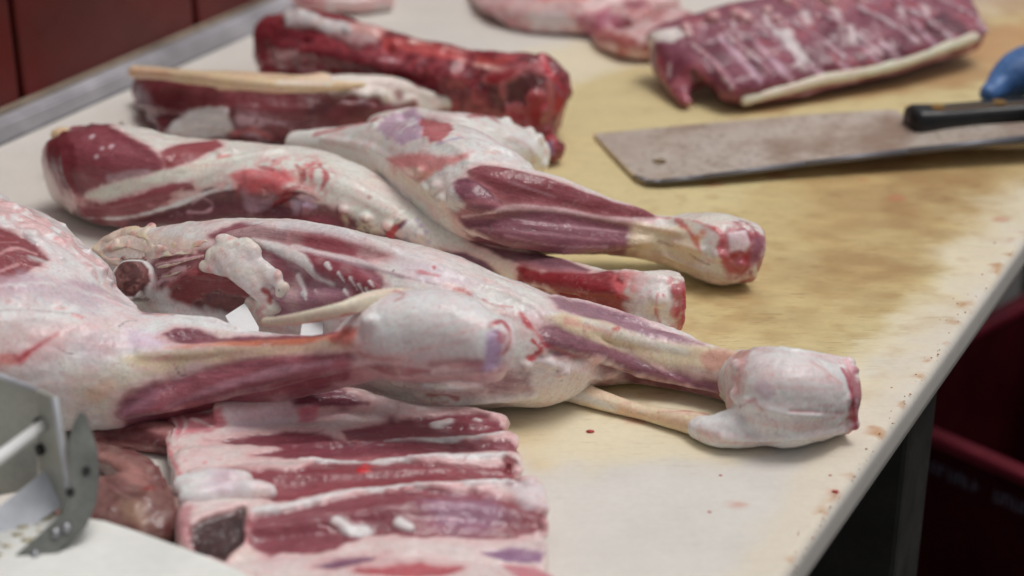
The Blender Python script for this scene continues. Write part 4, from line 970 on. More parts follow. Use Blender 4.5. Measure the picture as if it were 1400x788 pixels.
for a, w in ((((474, 602), (560, 599), (630, 597), (697, 591)), (2, 3, 4, 3)), (((340, 700), (400, 690), (470, 674), (540, 662), (600, 659), (700, 660)), (5, 5, 4, 3, 3, 5)), (((414, 627), (500, 629), (560, 626), (620, 624), (692, 625)), (4, 2, 4, 4, 3)), (((640, 664), (690, 656)), 6)): S.stroke((212, 198, 196), a, w, 2.5, 5, 0.9, 0.1, 1.0)
S.poly((146, 114, 140), [(575, 676), (671, 680), (700, 705), (660, 726), (590, 722)], 14, 12, 0.5, None, 0, 0.1)
S.poly((116, 76, 108), [(428, 774), (500, 760), (528, 757), (500, 768), (457, 778)], 3, 5, 0.9, 0.7, -0.8)
S.poly((120, 80, 116), [(660, 756), (700, 750), (742, 756), (736, 766), (690, 766)], 3, 5, 0.9, 0.6, -0.8)
S.poly((176, 74, 84), [(490, 779), (573, 768), (632, 777), (600, 786), (540, 790)], 3, 5, 0.9, 0.7, -0.8)
S.poly((170, 80, 96), [(685, 772), (730, 775), (765, 800), (720, 800)], 4, 6, 0.8, 0.6)
for a, w in ((((594, 580), (603, 575), (614, 573)), 6), (((460, 712), (478, 722), (498, 726)), 6), (((545, 712), (560, 718)), 5), (((566, 660), (570, 662)), 3), (((560, 626), (600, 622), (612, 622)), 4), (((640, 628), (668, 625), (690, 622)), 4), (((650, 570), (656, 572)), 3)):
    S.stroke(FATW, a, w, 2.5, 4, 0.92, 0.1, 1.0)
S.stroke((110, 40, 50), [(440, 716), (456, 720), (470, 730)], 3, 3, 3, 0.7, None, -1)
S.poly((180, 36, 40), [(484, 636), (497, 630), (510, 634), (506, 645), (490, 646)], 3, 5, 0.9, 0.6, 0.5, 0, 'N4', -0.2)
S.poly((104, 22, 34), [(686, 626), (698, 622), (708, 630), (704, 646), (690, 644)], 3, 4, 0.92, 0.6, -1)
for q in ((280, 632), (253, 630), (300, 628), (262, 618)): S.stroke((196, 104, 104), [q], 2, 2, 3, 0.7)
S.stroke((150, 70, 76), [(247, 654), (275, 648), (300, 642)], 2, 2, 3, 0.8, None, -0.8)
S.stroke((170, 60, 70), [(226, 566), (224, 590), (232, 620), (246, 650)], 2.5, 3, 4, 0.7)
S.poly((44, 20, 20), [(258, 722), (299, 704), (333, 694), (331, 739), (307, 764), (264, 753)], 3, 4, 0.99, 0.7, -1.5)  # cavity: darkness of the hole painted in, over slight relief
S.poly((150, 80, 90), [(236, 700), (262, 690), (262, 750), (244, 745)], 5, 6, 0.7, 0.5)
S.poly((206, 186, 190), [(690, 650), (752, 665), (756, 702), (720, 692), (700, 670)], 6, 6, 0.8, None, 1)

TR = Piece(0.0018, (92, 56, 54), 0.6, seed=81, lump=0.0018)
TR.tube([(60, 690, 30, 0, 1.6), (140, 694, 40), (200, 704, 42), (240, 712, 38)], k=1.8)
TR.tube([(110, 618, 16, 0.0), (165, 634, 24, 0.004), (200, 656, 22, 0.006), (222, 672, 12, 0.004)], k=1.0)
TR.tube([(110, 592, 14, 0.0), (180, 594, 18, 0.0), (240, 602, 20, 0.0)], k=1.4)
TR.rough()
for q in ([(130, 660, 8), (170, 680, 10), (205, 684, 8)], [(222, 650, 7), (238, 690, 8), (240, 735, 7)], [(180, 690, 8), (190, 720, 10), (196, 745, 8)], [(130, 700, 9), (160, 715, 9)], [(125, 625, 7), (160, 634, 10), (195, 656, 8)]): TR.strip(q)
for q in ((205, 668, 8), (215, 640, 8), (232, 660, 7), (150, 690, 7)): TR.nub(*q)
TR.fuse()
TR.over((128, 94, 86), 'N1', 0.1, 0.3, 0.4); TR.over((84, 38, 38), 'N2', 0.05, 0.3, 0.6); TR.over((122, 96, 88), 'N4', 0.1, 0.3, 0.4)
TR.poly((84, 30, 34), [(120, 586), (200, 584), (230, 600), (236, 640), (205, 610), (150, 596)], 6, 8, 0.85, 0.7)
TR.poly((150, 104, 98), [(132, 620), (160, 622), (200, 650), (208, 668), (176, 664), (146, 640)], 6, 6, 0.8, 0.4)
TR.stroke((120, 24, 28), [(198, 668), (208, 666)], 5, 4, 4, 0.85)
TR.stroke((70, 34, 30), [(140, 650), (170, 672), (196, 676)], 2.5, 2, 3, 0.8, None, -1)
TR.poly((140, 112, 94), [(165, 682), (200, 690), (200, 725), (170, 712)], 6, 8, 0.7)
TR.stroke((190, 170, 160), [(240, 660), (244, 690), (238, 720)], 3, 3, 4, 0.6)

# --- rack of ribs at the back
K = Piece(0.002, (116, 62, 78), 0.6, seed=91, lump=0.0014, smooth=70)
K.tube([(1012, 140, 12, 0.0), (1100, 122, 13, 0.003), (1200, 98, 13, 0.006), (1330, 58, 15, 0.010)], k=1.3)
K.tube([(985, 118, 26, 0.006), (1100, 95, 26, 0.008), (1220, 70, 26, 0.012), (1326, 42, 24, 0.014)], k=1.6)
K.tube([(940, 96, 28, 0.010), (1060, 74, 30, 0.014), (1190, 46, 30, 0.018), (1316, 18, 27, 0.020)], k=1.6)
K.tube([(905, 72, 26, 0.016), (1020, 52, 30, 0.022), (1160, 20, 30, 0.026), (1306, -6, 27, 0.030)], k=1.6)
K.tube([(892, 56, 18, 0.030), (990, 32, 24, 0.036), (1130, 2, 26, 0.040), (1296, -30, 26, 0.044)], k=1.6)
K.tube([(905, 80, 14, 0.015), (925, 118, 14, 0.004), (940, 142, 11, 0)], k=1.2)
K.tube([(895, 80, 12, 0.012), (905, 108, 10, 0.006)], k=1.2)
K.fuse()
K.over((104, 48, 64), 'N1', 0.1, 0.35, 0.5); K.over((160, 62, 78), 'N2', 0.25, 0.3, 0.4)
for x, y, w, l in ((955, 62, 24, 44), (1010, 52, 20, 46), (1090, 70, 34, 34), (1118, 38, 40, 26), (1160, 70, 14, 28), (1200, 52, 22, 26), (1225, 36, 30, 22), (1205, 70, 26, 14)):
    K.poly((98, 44, 62), [(x, y), (x+w, y-4), (x+w+l*0.6, y+l), (x+l*0.5, y+l+6)], 6, 12, 0.75, 0.7, -0.6)
for x, y, l in ((985, 50, 60), (1032, 56, 54), (1112, 92, 20), (1150, 88, 22), (1178, 60, 40), (1205, 56, 34), (1250, 30, 40)):
    K.stroke((190, 160, 176), [(x, y), (x+l*0.45, y+l*0.5), (x+l*0.9, y+l)], (4, 6, 5), 5, 8, 0.7, 0.2, 0.6)
for x, y in ((1000, 30), (1045, 22), (1075, 40), (1100, 18), (1140, 14), (1160, 40), (1190, 20), (1230, 12), (1262, 10), (1090, 80)):
    K.stroke((206, 178, 180), [(x, y), (x+6, y+12)], 7, 6, 12, 0.75, 0.2, 1.2); K.stroke((120, 30, 48), [(x+16, y+6)], 6, 4, 8, 0.8, 0.6, -1.2)
K.poly((206, 188, 184), [(880, 46), (930, 38), (945, 46), (920, 58), (890, 62)], 5, 6, 0.9)
K.poly((206, 186, 186), [(1056, 40), (1080, 44), (1092, 62), (1104, 84), (1092, 88), (1074, 66)], 5, 8, 0.8, None, 1)
K.poly((76, 32, 50), [(1255, 40), (1290, 15), (1320, 30), (1325, 45), (1280, 52)], 6, 8, 0.8, 0.7, -1)
K.poly((170, 140, 164), [(1020, 150), (1100, 135), (1200, 112), (1330, 75), (1330, 90), (1200, 125), (1080, 155)], 5, 8, 0.8)
K.stroke((70, 26, 36), [(948, 100), (958, 118), (975, 138)], (6, 9, 6), 5, 6, 0.85, 0.6, -2)
K.stroke((166, 70, 80), [(900, 80), (905, 100), (908, 112)], 4, 4, 5, 0.8)
K.stroke((206, 176, 176), [(916, 88), (914, 105)], 3, 3, 4, 0.8)

A7 = Piece(0.0025, (196, 160, 158), 0.3, seed=95)
A7.tube([(385, -4, 16), (430, 2, 16), (480, 4, 16), (530, -2, 16)], k=1.5); A7.fuse()
A7.over((160, 90, 96), 'N1', 0.1, 0.3, 0.7); A7.over(FATW, 'N2', 0.2, 0.3, 0.6)
A8 = Piece(0.0025, (200, 168, 166), 0.3, seed=96)
A8.tube([(648, -14, 8), (690, 6, 22), (750, 14, 30), (820, 8, 34), (900, -6, 38)], k=2.2, cap=0.3)
A8.tube([(640, -60, 30), (760, -50, 40), (900, -50, 45)], k=2.2)
A8.tube([(816, 48, 9), (842, 56, 17), (880, 56, 26), (930, 36, 30)], k=1.6); A8.tube([(780, 30, 14), (830, 30, 22), (880, 24, 28)], k=1.6)
A8.rough()
for q in ([(655, 0, 5), (690, 26, 8), (740, 44, 8), (790, 36, 7), (830, 20, 6)], [(720, -5, 8), (780, 8, 10), (840, -5, 8)], [(800, 20, 6), (830, 40, 8), (860, 66, 6)], [(840, 10, 6), (870, 30, 7), (890, 60, 6)]): A8.strip(q)
A8.fuse()
A8.over((160, 84, 90), 'N3', 0.1, 0.3, 0.5)
A8.poly((196, 104, 104), [(690, -10), (740, 4), (800, 0), (830, -20), (700, -30)], 6, 8, 0.85, 0.4)
A8.poly((206, 190, 192), [(722, 20), (770, 14), (784, 34), (760, 44), (730, 46)], 6, 6, 0.8)
A8.poly((150, 70, 96), [(785, 24), (830, 15), (860, 30), (820, 44), (795, 44)], 6, 8, 0.8, 0.5)
A8.stroke((170, 50, 84), [(820, 18), (832, 10)], 6, 5, 4, 0.7)
A8.poly((150, 66, 70), [(850, -10), (960, -10), (950, 50), (890, 40), (860, 20)], 8, 14, 0.7, 0.5, 0, 0, 'N1', -0.3)
A8.poly((150, 70, 66), [(810, 40), (850, 48), (890, 70), (850, 76), (815, 56)], 5, 8, 0.85, 0.5)
A8.stroke((110, 50, 80), [(855, 8), (880, 5)], 8, 5, 6, 0.8); A8.stroke((160, 90, 100), [(690, 25), (720, 40)], 5, 4, 4, 0.6)

# pieces that belong to the legs and cuts, built before their skins are let go
MT = Piece(0.001, (206, 180, 152), 0.1, seed=12, lump=0.0003)
MT.tube([(690, 520, 26), (740, 524, 26), (775, 531, 19), (820, 547, 14), (880, 564, 12), (940, 577, 16), (1000, 592, 20)]); MT.fuse()
MT.poly((206, 194, 190), [(670, 490), (740, 500), (800, 530), (790, 548), (720, 550)], 10, 8, 0.85)
MT.stroke((210, 198, 190), [(760, 530), (830, 556), (840, 558)], (8, 5, 4), 5, 3, 0.8)
MT.stroke((150, 60, 62), [(900, 564), (940, 562), (990, 562)], 2.5, 2.5, 3, 0.8); MT.stroke((196, 160, 132), [(850, 560), (900, 572), (960, 585)], 6, 5, 2, 0.6)
MH = Piece(0.0012, (216, 206, 204), 0.08, seed=13)
MH.tube([(1000, 512, 34), (1026, 523, 45), (1048, 537, 58), (1072, 545, 64), (1105, 546, 57), (1132, 543, 50), (1156, 542, 47)], k=0.9, cap=0.05, sq=2.4)
MH.tube([(950, 586, 14), (985, 592, 22), (1040, 578, 32), (1100, 565, 34)], k=1.0)
MH.rough()
for q in ([(1012, 482, 7), (1060, 480, 11), (1110, 488, 9), (1152, 497, 7)], [(985, 596, 9), (1050, 598, 10), (1110, 592, 9), (1158, 586, 7)], [(1150, 496, 5), (1160, 525, 6), (1164, 560, 6), (1160, 590, 6)], [(950, 572, 5), (1000, 562, 6), (1040, 552, 5)], [(1020, 545, 8), (1060, 560, 10), (1120, 566, 8)]): MH.strip(q)
for q in ((1160, 497, 9), (1168, 506, 6), (1167, 580, 9), (1170, 572, 5), (1166, 566, 5), (1160, 545, 6), (1005, 540, 9), (1008, 500, 10)): MH.nub(*q)
MH.fuse()
MH.over((198, 180, 178), 'N1', 0.15, 0.3, 0.5)
MH.poly((176, 110, 108), [(1000, 478), (1022, 478), (1020, 505), (1014, 540), (1000, 545)], 5, 7, 0.7, 0.3)
MH.stroke((170, 150, 164), [(1040, 530), (1050, 538)], 7, 6, 6, 0.6); MH.stroke((150, 60, 66), [(1012, 556), (1030, 548), (1042, 560)], 2, 2, 5, 0.6)
MH.stroke((184, 130, 136), [(1080, 562), (1120, 564), (1155, 566)], 1.5, 2, 2, 0.7, None, -0.8); MH.stroke((186, 150, 150), [(1110, 495), (1125, 505), (1150, 525)], 1.5, 2, 3, 0.6)
MH.poly((150, 66, 80), [(1156, 500), (1176, 500), (1176, 592), (1158, 592)], 3, 5, 0.8, 0.5, 0, 0, 'N4', -0.25)
MH.stroke((150, 70, 86), [(1152, 505), (1160, 520), (1166, 545), (1165, 570)], (4, 4, 3, 3), 2, 3, 0.9, 0.5)
MH.stroke((196, 150, 158), [(1157, 494), (1162, 504)], 6, 3, 3, 0.8); MH.stroke((120, 22, 40), [(1166, 550), (1168, 566)], 3, 2, 2, 0.85)
MH.stroke((146, 40, 60), [(1158, 572), (1168, 572), (1168, 588)], 4, 2, 3, 0.85); MH.stroke((206, 170, 180), [(1163, 582)], 4, 2, 2, 0.8)
MH.stroke((196, 170, 162), [(960, 592), (1000, 605), (1060, 605)], 5, 5, 3, 0.6)
NT = Piece(0.0010, (204, 184, 166), 0.1, seed=22, lump=0.0003)
NT.tube([(360, 441, 7, 0.082), (405, 436, 9, 0.09), (460, 425, 11, 0.096), (505, 413, 14, 0.094), (548, 411, 18, 0.086), (600, 426, 24, 0.07)], k=0.8); NT.fuse()
NT.stroke((168, 70, 60), [(470, 436), (505, 430), (530, 420), (542, 412)], 2.5, 2.5, 2, 0.85); NT.stroke((190, 120, 90), [(350, 448), (420, 442), (480, 434)], 1.6, 2, 2, 0.6)
NT.stroke((150, 84, 84), [(542, 400), (552, 402)], 3, 3, 3, 0.7); NT.poly((210, 198, 192), [(540, 405), (600, 405), (600, 440), (550, 430)], 8, 6, 0.8)
# cut end of the hip bone, lumps of fat round it
CB = Piece(0.0008, (214, 206, 206), 0.05, seed=14, lump=0.0002, smooth=3)
ax = np.array(Vector((-0.42, -0.8, 0.42)).normalized()); c0 = np.array(near(M, 186, 385, 0.0))
c0 = np.array(near(M, 186, 384, 0.013)); CB.ringsweep([c0-ax*0.022, c0, c0+ax*0.010], [0.0132, 0.0136, 0.0133], [0.0132, 0.0140, 0.0136], cap=0.12); CB.fuse()
CB.poly((78, 44, 44), [(152, 376), (160, 360), (176, 353), (194, 356), (205, 368), (207, 386), (198, 402), (184, 410), (166, 406), (154, 393)], 1.5, 1.5, 1.0, 0.3, -0.8)
CB.poly((112, 74, 70), [(156, 376), (164, 362), (178, 356), (192, 359), (202, 370), (204, 386), (195, 400), (182, 407), (168, 403), (157, 392)], 2, 1.5, 0.7, 0.3, 0.5, 0, 'N4', 0.15, 0.15)
FL = Piece(0.001, (216, 206, 204), 0.05, seed=15, lump=0.0016, smooth=14)
FL.bvh, FL.mid = M.bvh, M.mid
for q, f in (([(288, 352, 10), (312, 348, 26), (338, 364, 30), (360, 388, 25), (366, 414, 16), (354, 432, 12)], 0.45), ([(306, 326, 9), (316, 338, 17), (322, 356, 16)], 0.6), ([(276, 364, 6), (300, 364, 12), (326, 370, 12)], 0.4), ([(352, 360, 12), (370, 376, 14), (383, 390, 10), (382, 404, 8)], 0.5), ([(345, 412, 9), (342, 430, 9)], 0.5), ([(330, 335, 13), (346, 350, 14)], 0.6)): FL.strip(q, 0.42, f*1.25)
for q in ((303, 328, 9), (388, 394, 8), (378, 378, 8), (360, 366, 9), (375, 420, 8), (364, 430, 8), (334, 345, 10)): FL.nub(*q)
FL.fuse(); FL.over((206, 186, 180), 'N3', 0.1, 0.4, 0.5); FL.over((204, 186, 160), 'N1', 0.2, 0.4, 0.5)
FL.over((196, 140, 136), 'N4', 0.25, 0.25, 0.5); FL.stroke((150, 30, 32), [(362, 398), (370, 404), (368, 412)], 5, 2.5, 4, 0.9, 0.5, -1); FL.stroke((90, 80, 90), [(381, 397)], 1.5, 1, 0, 0.9)
FL.stroke((170, 100, 110), [(352, 428), (360, 420)], 3, 3, 4, 0.6)
RG = Piece(0.0011, (204, 182, 168), 0.08, seed=16, lump=0.0012)
rr = random.Random(3)
RG.bvh, RG.mid = M.bvh, M.mid
for q in ([(132, 322, 4), (150, 328, 8), (168, 320, 9), (190, 318, 12), (206, 328, 8)], [(140, 342, 5), (170, 336, 6), (200, 342, 7), (240, 338, 6), (275, 336, 4)], [(120, 330, 6), (140, 350, 5), (165, 362, 5)], [(205, 332, 5), (235, 346, 5), (262, 346, 4)], [(150, 352, 4), (185, 354, 3), (225, 352, 4), (258, 348, 3)], [(228, 330, 4), (250, 332, 5), (285, 330, 3)], [(132, 330, 2), (146, 352, 2.5), (150, 364, 2)], [(112, 345, 6), (135, 366, 6), (150, 384, 5)], [(215, 366, 2.5), (245, 360, 3), (280, 350, 2)], [(215, 380, 2.5), (235, 376, 3), (262, 364, 2)]): RG.strip(q, 0.4, 0.6)
for q in ((186, 312, 8), (198, 318, 7), (150, 322, 6), (160, 330, 5), (238, 334, 5), (218, 338, 6), (176, 330, 6)): RG.nub(*q)
orb(RG, near(M, 204, 310, 0.002), 0.0042)
RG.fuse(); RG.over((196, 120, 118), 'N3', 0.15, 0.25, 0.6); RG.over((206, 178, 140), 'N4', 0.15, 0.25, 0.6); RG.stroke((150, 70, 90), [(204, 304)], 5, 3, 1, 0.8)
RG.stroke((120, 44, 52), [(140, 346), (170, 352), (200, 356)], 2.5, 2, 4, 0.8, None, -1)
SF = Piece(0.0012, (212, 200, 204), 0.05, seed=72)
for x, y, r in ((266, 664, 0.009), (290, 660, 0.0095), (315, 664, 0.0095), (340, 674, 0.008), (358, 674, 0.006), (272, 680, 0.008), (300, 676, 0.008)): orb(SF, near(S, x, y, -0.001), r, 1.8)
SF.fuse(); SF.over((180, 150, 170), 'N1', 0.0, 0.4, 0.5); SF.over((206, 176, 176), 'N2', 0.2, 0.3, 0.5)
BB = Piece(0.0014, (204, 172, 138), 0.05, seed=52, lump=0.0004)
BB.tube([(182, 98, 9, 0.05), (230, 102, 9, 0.054), (300, 110, 10, 0.06), (380, 117, 10, 0.06), (440, 118, 8, 0.056), (500, 116, 4, 0.05)], k=1.2); BB.fuse()
BB.poly((186, 140, 116), [(178, 92), (230, 96), (230, 104), (180, 100)], 5, 4, 0.5); BB.stroke((206, 186, 176), [(380, 112), (450, 114)], 6, 5, 4, 0.7)
BC = Piece(0.0014, (198, 170, 132), 0.05, seed=33, lump=0.0006)
BC.tube([(74, 186, 8, 0.03), (84, 184, 10, 0.03), (100, 186, 9, 0.03)], k=1.1); BC.fuse()
# breastbone and ribs of the rack
KB = Piece(0.0014, (206, 192, 172), 0.05, seed=97, lump=0.0005)
pts = spline([np.array(near(K, x, y, 0.0)) for x, y in ((1016, 137), (1060, 126), (1120, 110), (1180, 99), (1240, 84), (1290, 66), (1334, 50))], 5); n = len(pts)
KB.ringsweep(pts, np.linspace(0.0062, 0.0052, n), np.full(n, 0.0048), up=(0, -0.6, 0.8)); KB.fuse()
KR = []
for i, dx in enumerate((10, 56, 100, 146, 190, 236, 280, 326)):
    x, y = 925+dx, 50-dx*0.23
    r = Piece(0.0016, (186, 152, 164), 0.15, seed=100+i, lump=0.0006)
    pts = []
    for u in (0, 0.25, 0.5, 0.75, 1.0):
        pts.append(np.array(near(K, x+10+u*(58+5*i)+6*math.sin(u*3), y+14+u*(60-(i*7)%13), -0.0022)))
    sp = spline(pts, 5); n = len(sp); r.ringsweep(sp, np.linspace(0.0040, 0.0060, n), np.linspace(0.0034, 0.0044, n)); r.fuse()
    r.over((124, 66, 84), 'N1', -0.4, 0.4, 0.85); r.over((206, 190, 200), 'N4', 0.15, 0.3, 0.6); KR.append(r)
KV = []
kr = random.Random(6)
for i in range(11):
    v = Piece(0.0016, (196, 164, 164), 0.1, seed=120+i, lump=0.0018)
    x, y = 932+i*38+kr.uniform(-9, 9), 35-i*7.5+kr.uniform(-4, 5)
    orb(v, near(K, x, y, -0.002), kr.uniform(0.006, 0.0085), kr.uniform(0.6, 1.8)); orb(v, near(K, x+kr.uniform(4, 16), y+kr.uniform(2, 14), -0.001), kr.uniform(0.004, 0.006)); v.fuse()
    v.over((150, 60, 74), 'N3', 0.0, 0.3, 0.7); KV.append(v)

TAGPT = {(331, 437): near(M, 331, 437, 0.022), (425, 449): near(M, 425, 449, 0.012)}
o = M.build('leg_of_lamb'); put(o, 'long lamb leg with sawn round hip bone and white hock nearest the board edge', 'lamb leg', LEGS)
MT.build('tendon', o); MH.build('hock', o); CB.build('cut_bone', o); FL.build('fat_lump', o); RG.build('fat_ridge', o)
o = L.build('leg_of_lamb'); put(o, 'nearest lamb leg with broad white thigh, yellow streaked shank and lilac cut joint', 'lamb leg', LEGS); NT.build('tendon', o)
o = T3.build('leg_of_lamb'); put(o, 'lamb leg with dark red underside and blood red shank end, beneath the plum shank', 'lamb leg', LEGS); BC.build('cartilage_tip', o)
o = Q.build('leg_of_lamb'); put(o, 'lamb leg with smooth plum coloured shank lying across another leg', 'lamb leg', LEGS)
o = B5.build('lamb_shoulder'); put(o, 'dark lamb shoulder with a long cream bone along its top edge', 'lamb shoulder', CUTS); BB.build('bone', o)
o = N6.build('lamb_neck'); put(o, 'dark red lamb neck with ragged bloody end behind the shoulder', 'lamb neck', CUTS)
o = S.build('rib_slab'); put(o, 'striped slab of lamb breast with mauve muscle bands in white fat at the front', 'rib slab', CUTS); SF.build('fat_lump', o)
o = TR.build('meat_trimming'); put(o, 'brownish meat trimming between the grey metal guard and the striped slab', 'meat trimming', CUTS)
o = K.build('rib_rack'); put(o, 'lamb rib rack with knobbly backbone and pale breastbone behind the cleaver', 'rib rack', CUTS)
KB.build('breastbone', o)
for r in KR: r.build('rib', o)
for v in KV: v.build('vertebra', o)
o = A7.build('meat_cut'); put(o, 'pale pink cut of meat at the top edge behind the dark neck', 'meat cut', CUTS)
o = A8.build('meat_cut'); put(o, 'rounded pink and white cut of meat left of the rib rack', 'meat cut', CUTS)

# ------------------------------------------------------------------ cleaver
from mathutils.geometry import tessellate_polygon
clv = empty('cleaver', at(1040, 200, 0)); put(clv, 'broad steel meat cleaver with black riveted handle lying on the stained board', 'cleaver')
bpy.context.view_layer.update()
def zc(px): return 0.004+0.016*min(max((px-812)/500.0, 0), 1.4)
def blade_fn(bm):
    out = [(812, 183), (838, 210), (862, 234), (872, 242), (884, 246), (905, 246), (960, 240), (1100, 222), (1240, 205), (1420, 186), (1540, 176), (1540, 160), (1420, 166), (1260, 176), (1244, 172), (1236, 158), (1226, 151), (1212, 150), (1100, 157), (950, 170)]
    O = [at(x, y, zc(x)) for x, y in out]
    hc = at(901, 221, zc(901)); Hh = [hc+Vector((math.cos(a), math.sin(a), 0))*0.0065 for a in np.linspace(0, 2*math.pi, 18, endpoint=False)]
    tri = tessellate_polygon([O, Hh]); P = O+Hh; th = Vector((0, 0, -0.0035))
    a = [bm.verts.new(p) for p in P]; b = [bm.verts.new(p+th) for p in P]
    for t in tri:
        bm.faces.new([a[i] for i in t]); bm.faces.new([b[i] for i in t][::-1])
    for off, n in ((0, len(O)), (len(O), len(Hh))):
        for i in range(n):
            i0, i1 = off+i, off+(i+1) % n; bm.faces.new((a[i0], b[i0], b[i1], a[i1]))
    bmesh.ops.recalc_face_normals(bm, faces=bm.faces)
def blade_material():
    m, t, b, out = nodes('smeared_steel')
    tc = N(t, 'ShaderNodeTexCoord')
    n = N(t, 'ShaderNodeTexNoise', Scale=28.0, Detail=6.0); n2 = N(t, 'ShaderNodeTexNoise', Scale=160.0, Detail=4.0); n3 = N(t, 'ShaderNodeTexNoise', Scale=14.0, Detail=4.0)
    for q in (n, n2, n3): t.links.new(tc.outputs['Object'], q.inputs['Vector'])
    c = mixc(t, 'MIX', ramp(t, n.outputs[0], (0.35, 0.0), (0.68, 1.0)), (0.82, 0.71, 0.62), (0.6, 0.48, 0.4))
    c = mixc(t, 'MIX', math_(t, 'MULTIPLY', ramp(t, n2.outputs[0], (0.5, 0.0), (0.68, 1.0)), 0.6), c, (0.36, 0.26, 0.20))
    c = mixc(t, 'MIX', math_(t, 'MULTIPLY', ramp(t, n3.outputs[0], (0.52, 0.0), (0.68, 1.0)), 0.7), c, (0.36, 0.22, 0.16))
    t.links.new(c, b.inputs['Base Color']); b.inputs['Metallic'].default_value = 0.4
    t.links.new(ramp(t, n.outputs[0], (0.3, 0.3), (0.7, 0.5)), b.inputs['Roughness'])
    mp = N(t, 'ShaderNodeMapping'); mp.inputs['Rotation'].default_value = (0, 0, R(-16)); mp.inputs['Scale'].default_value = (8, 500, 1); t.links.new(tc.outputs['Object'], mp.inputs['Vector'])
    br = N(t, 'ShaderNodeTexNoise', Scale=2.0, Detail=3.0); t.links.new(mp.outputs[0], br.inputs['Vector'])
    bp = N(t, 'ShaderNodeBump', Strength=0.3, Distance=0.0006); t.links.new(br.outputs[0], bp.inputs['Height']); t.links.new(bp.outputs[0], b.inputs['Normal']); return m
bo = solid('blade', blade_fn, blade_material(), clv)
spine = plain('spine_steel', (0.2, 0.2, 0.23), 0.4, 0.5, 0.1, 40)
def edge_fn(bm):
    P = [at(x, y, zc(x)-0.0012) for x, y in ((868, 241), (886, 248.5), (905, 248.5), (960, 242.5), (1100, 224.5), (1240, 207.5), (1420, 188), (1540, 178))]
    for a, b, r0, r1 in zip(P[:-1], P[1:], (0.0014, 0.0018, 0.002, 0.0022, 0.0026, 0.003, 0.0034), (0.0018, 0.002, 0.0022, 0.0026, 0.003, 0.0034, 0.0034)): add_rod(bm, a, b, r0, 10, r1)
solid('spine', edge_fn, spine, clv, smooth=True)
HX = (at(1540, 150, 0.03)-at(1245, 172, 0.03)).normalized(); HY = Vector((-HX.y, HX.x, 0)).normalized(); HZ = HX.cross(HY)
h0 = at(1243, 171, 0.020); hl = 0.185
BLK = plain('black_handle_plastic', (0.012, 0.012, 0.013), 0.36, 0, 0.2, 80)
def scale_fn(bm):
    prof = [(0.0, 0.014, 0.014), (0.006, 0.017, 0.016), (0.03, 0.0145, 0.0145), (0.09, 0.0148, 0.0148), (0.15, 0.016, 0.0155), (hl, 0.018, 0.0165)]
    rows = []
    for x, w, h in prof:
        c = h0+HX*x; r = []
        for k in range(16):
            a = 2*math.pi*k/16; cx, sx = math.cos(a), math.sin(a)
            r.append(bm.verts.new(c+HY*(w*math.copysign(abs(cx)**0.55, cx))+HZ*(h*math.copysign(abs(sx)**0.55, sx))))
        rows.append(r)
    for p, q in zip(rows[:-1], rows[1:]):
        for k in range(16): bm.faces.new((p[k], p[(k+1) % 16], q[(k+1) % 16], q[k]))
    bm.faces.new(rows[0][::-1]); bm.faces.new(rows[-1])
ho = solid('handle', scale_fn, BLK, clv, smooth=True)
BRS = plain('brass', (0.42, 0.24, 0.06), 0.4, 0.7, 0.2, 80)
for px, py in ((1281, 156), (1366, 149)):
    d = [1e9, None]
    for k in range(0, 186):
        x = k*0.001; p = h0+HX*x+HZ*0.0148-HY*0.0035
        v = cam.matrix_world.inverted() @ p if False else p-Vector((0, 0, CAM_H))
        depth = v.y*CP-v.z*SP; qx = 700+FPX*v.x/depth
        if abs(qx-px) < d[0]: d = [abs(qx-px), p]
    solid('rivet', lambda bm: add_rod(bm, d[1]-HZ*0.006, d[1]+HZ*0.0022, 0.0058, 18), BRS, clv, smooth=False)
solid('tang', lambda bm: add_box(bm, h0+HX*(hl/2+0.008)+HZ*0.0134-HY*0.007, (hl-0.016, 0.0034, 0.0052), (HX, HY, HZ), 0.0006), plain('tang_steel', (0.22, 0.15, 0.10), 0.5, 0.3, 0.2, 60), clv)

# ------------------------------------------------------------------ gloved hand on the handle
G = Piece(0.0014, (66, 100, 148), 0.0, seed=131, lump=0.0009)
G.tube([(1351, 131, 11, 0.022), (1364, 120, 17, 0.02), (1382, 107, 27, 0.018), (1408, 98, 34, 0.016), (1450, 95, 37, 0.014), (1520, 96, 36, 0.012), (1580, 100, 36, 0.012)], k=1.0, cap=0.8)
for i, (x, l) in enumerate(((1446, 1.0), (1482, 1.06), (1518, 1.0), (1552, 0.88))):
    G.tube([(x-10, 96, 12, 0.040), (x-4, 112, 13, 0.046), (x, 138, 13, 0.040), (x+2, 165, 12, 0.022*l), (x+3, 176, 11, 0.006)], k=1.0, cap=0.8)
G.tube([(1560, 96, 36, 0.012), (1640, 90, 38, 0.02), (1760, 80, 44, 0.05), (1900, 60, 52, 0.11)], k=1.0)
G.fuse()
G.over((52, 82, 128), 'N1', 0.0, 0.4, 0.7); G.over((80, 116, 164), 'N3', 0.2, 0.3, 0.5)
def glove_material():
    m, t, b, out = nodes('blue_rubber')
    pa = N(t, 'ShaderNodeAttribute', attribute_name='paint'); fl = N(t, 'ShaderNodeAttribute', attribute_name='flow')
    n = N(t, 'ShaderNodeTexNoise', Scale=160.0, Detail=3.0); t.links.new(fl.outputs['Vector'], n.inputs['Vector'])
    t.links.new(pa.outputs['Color'], b.inputs['Base Color']); t.links.new(ramp(t, n.outputs[0], (0.3, 0.35), (0.7, 0.55)), b.inputs['Roughness'])
    bp = N(t, 'ShaderNodeBump', Strength=0.4, Distance=0.001); t.links.new(n.outputs[0], bp.inputs['Height']); t.links.new(bp.outputs[0], b.inputs['Normal']); return m
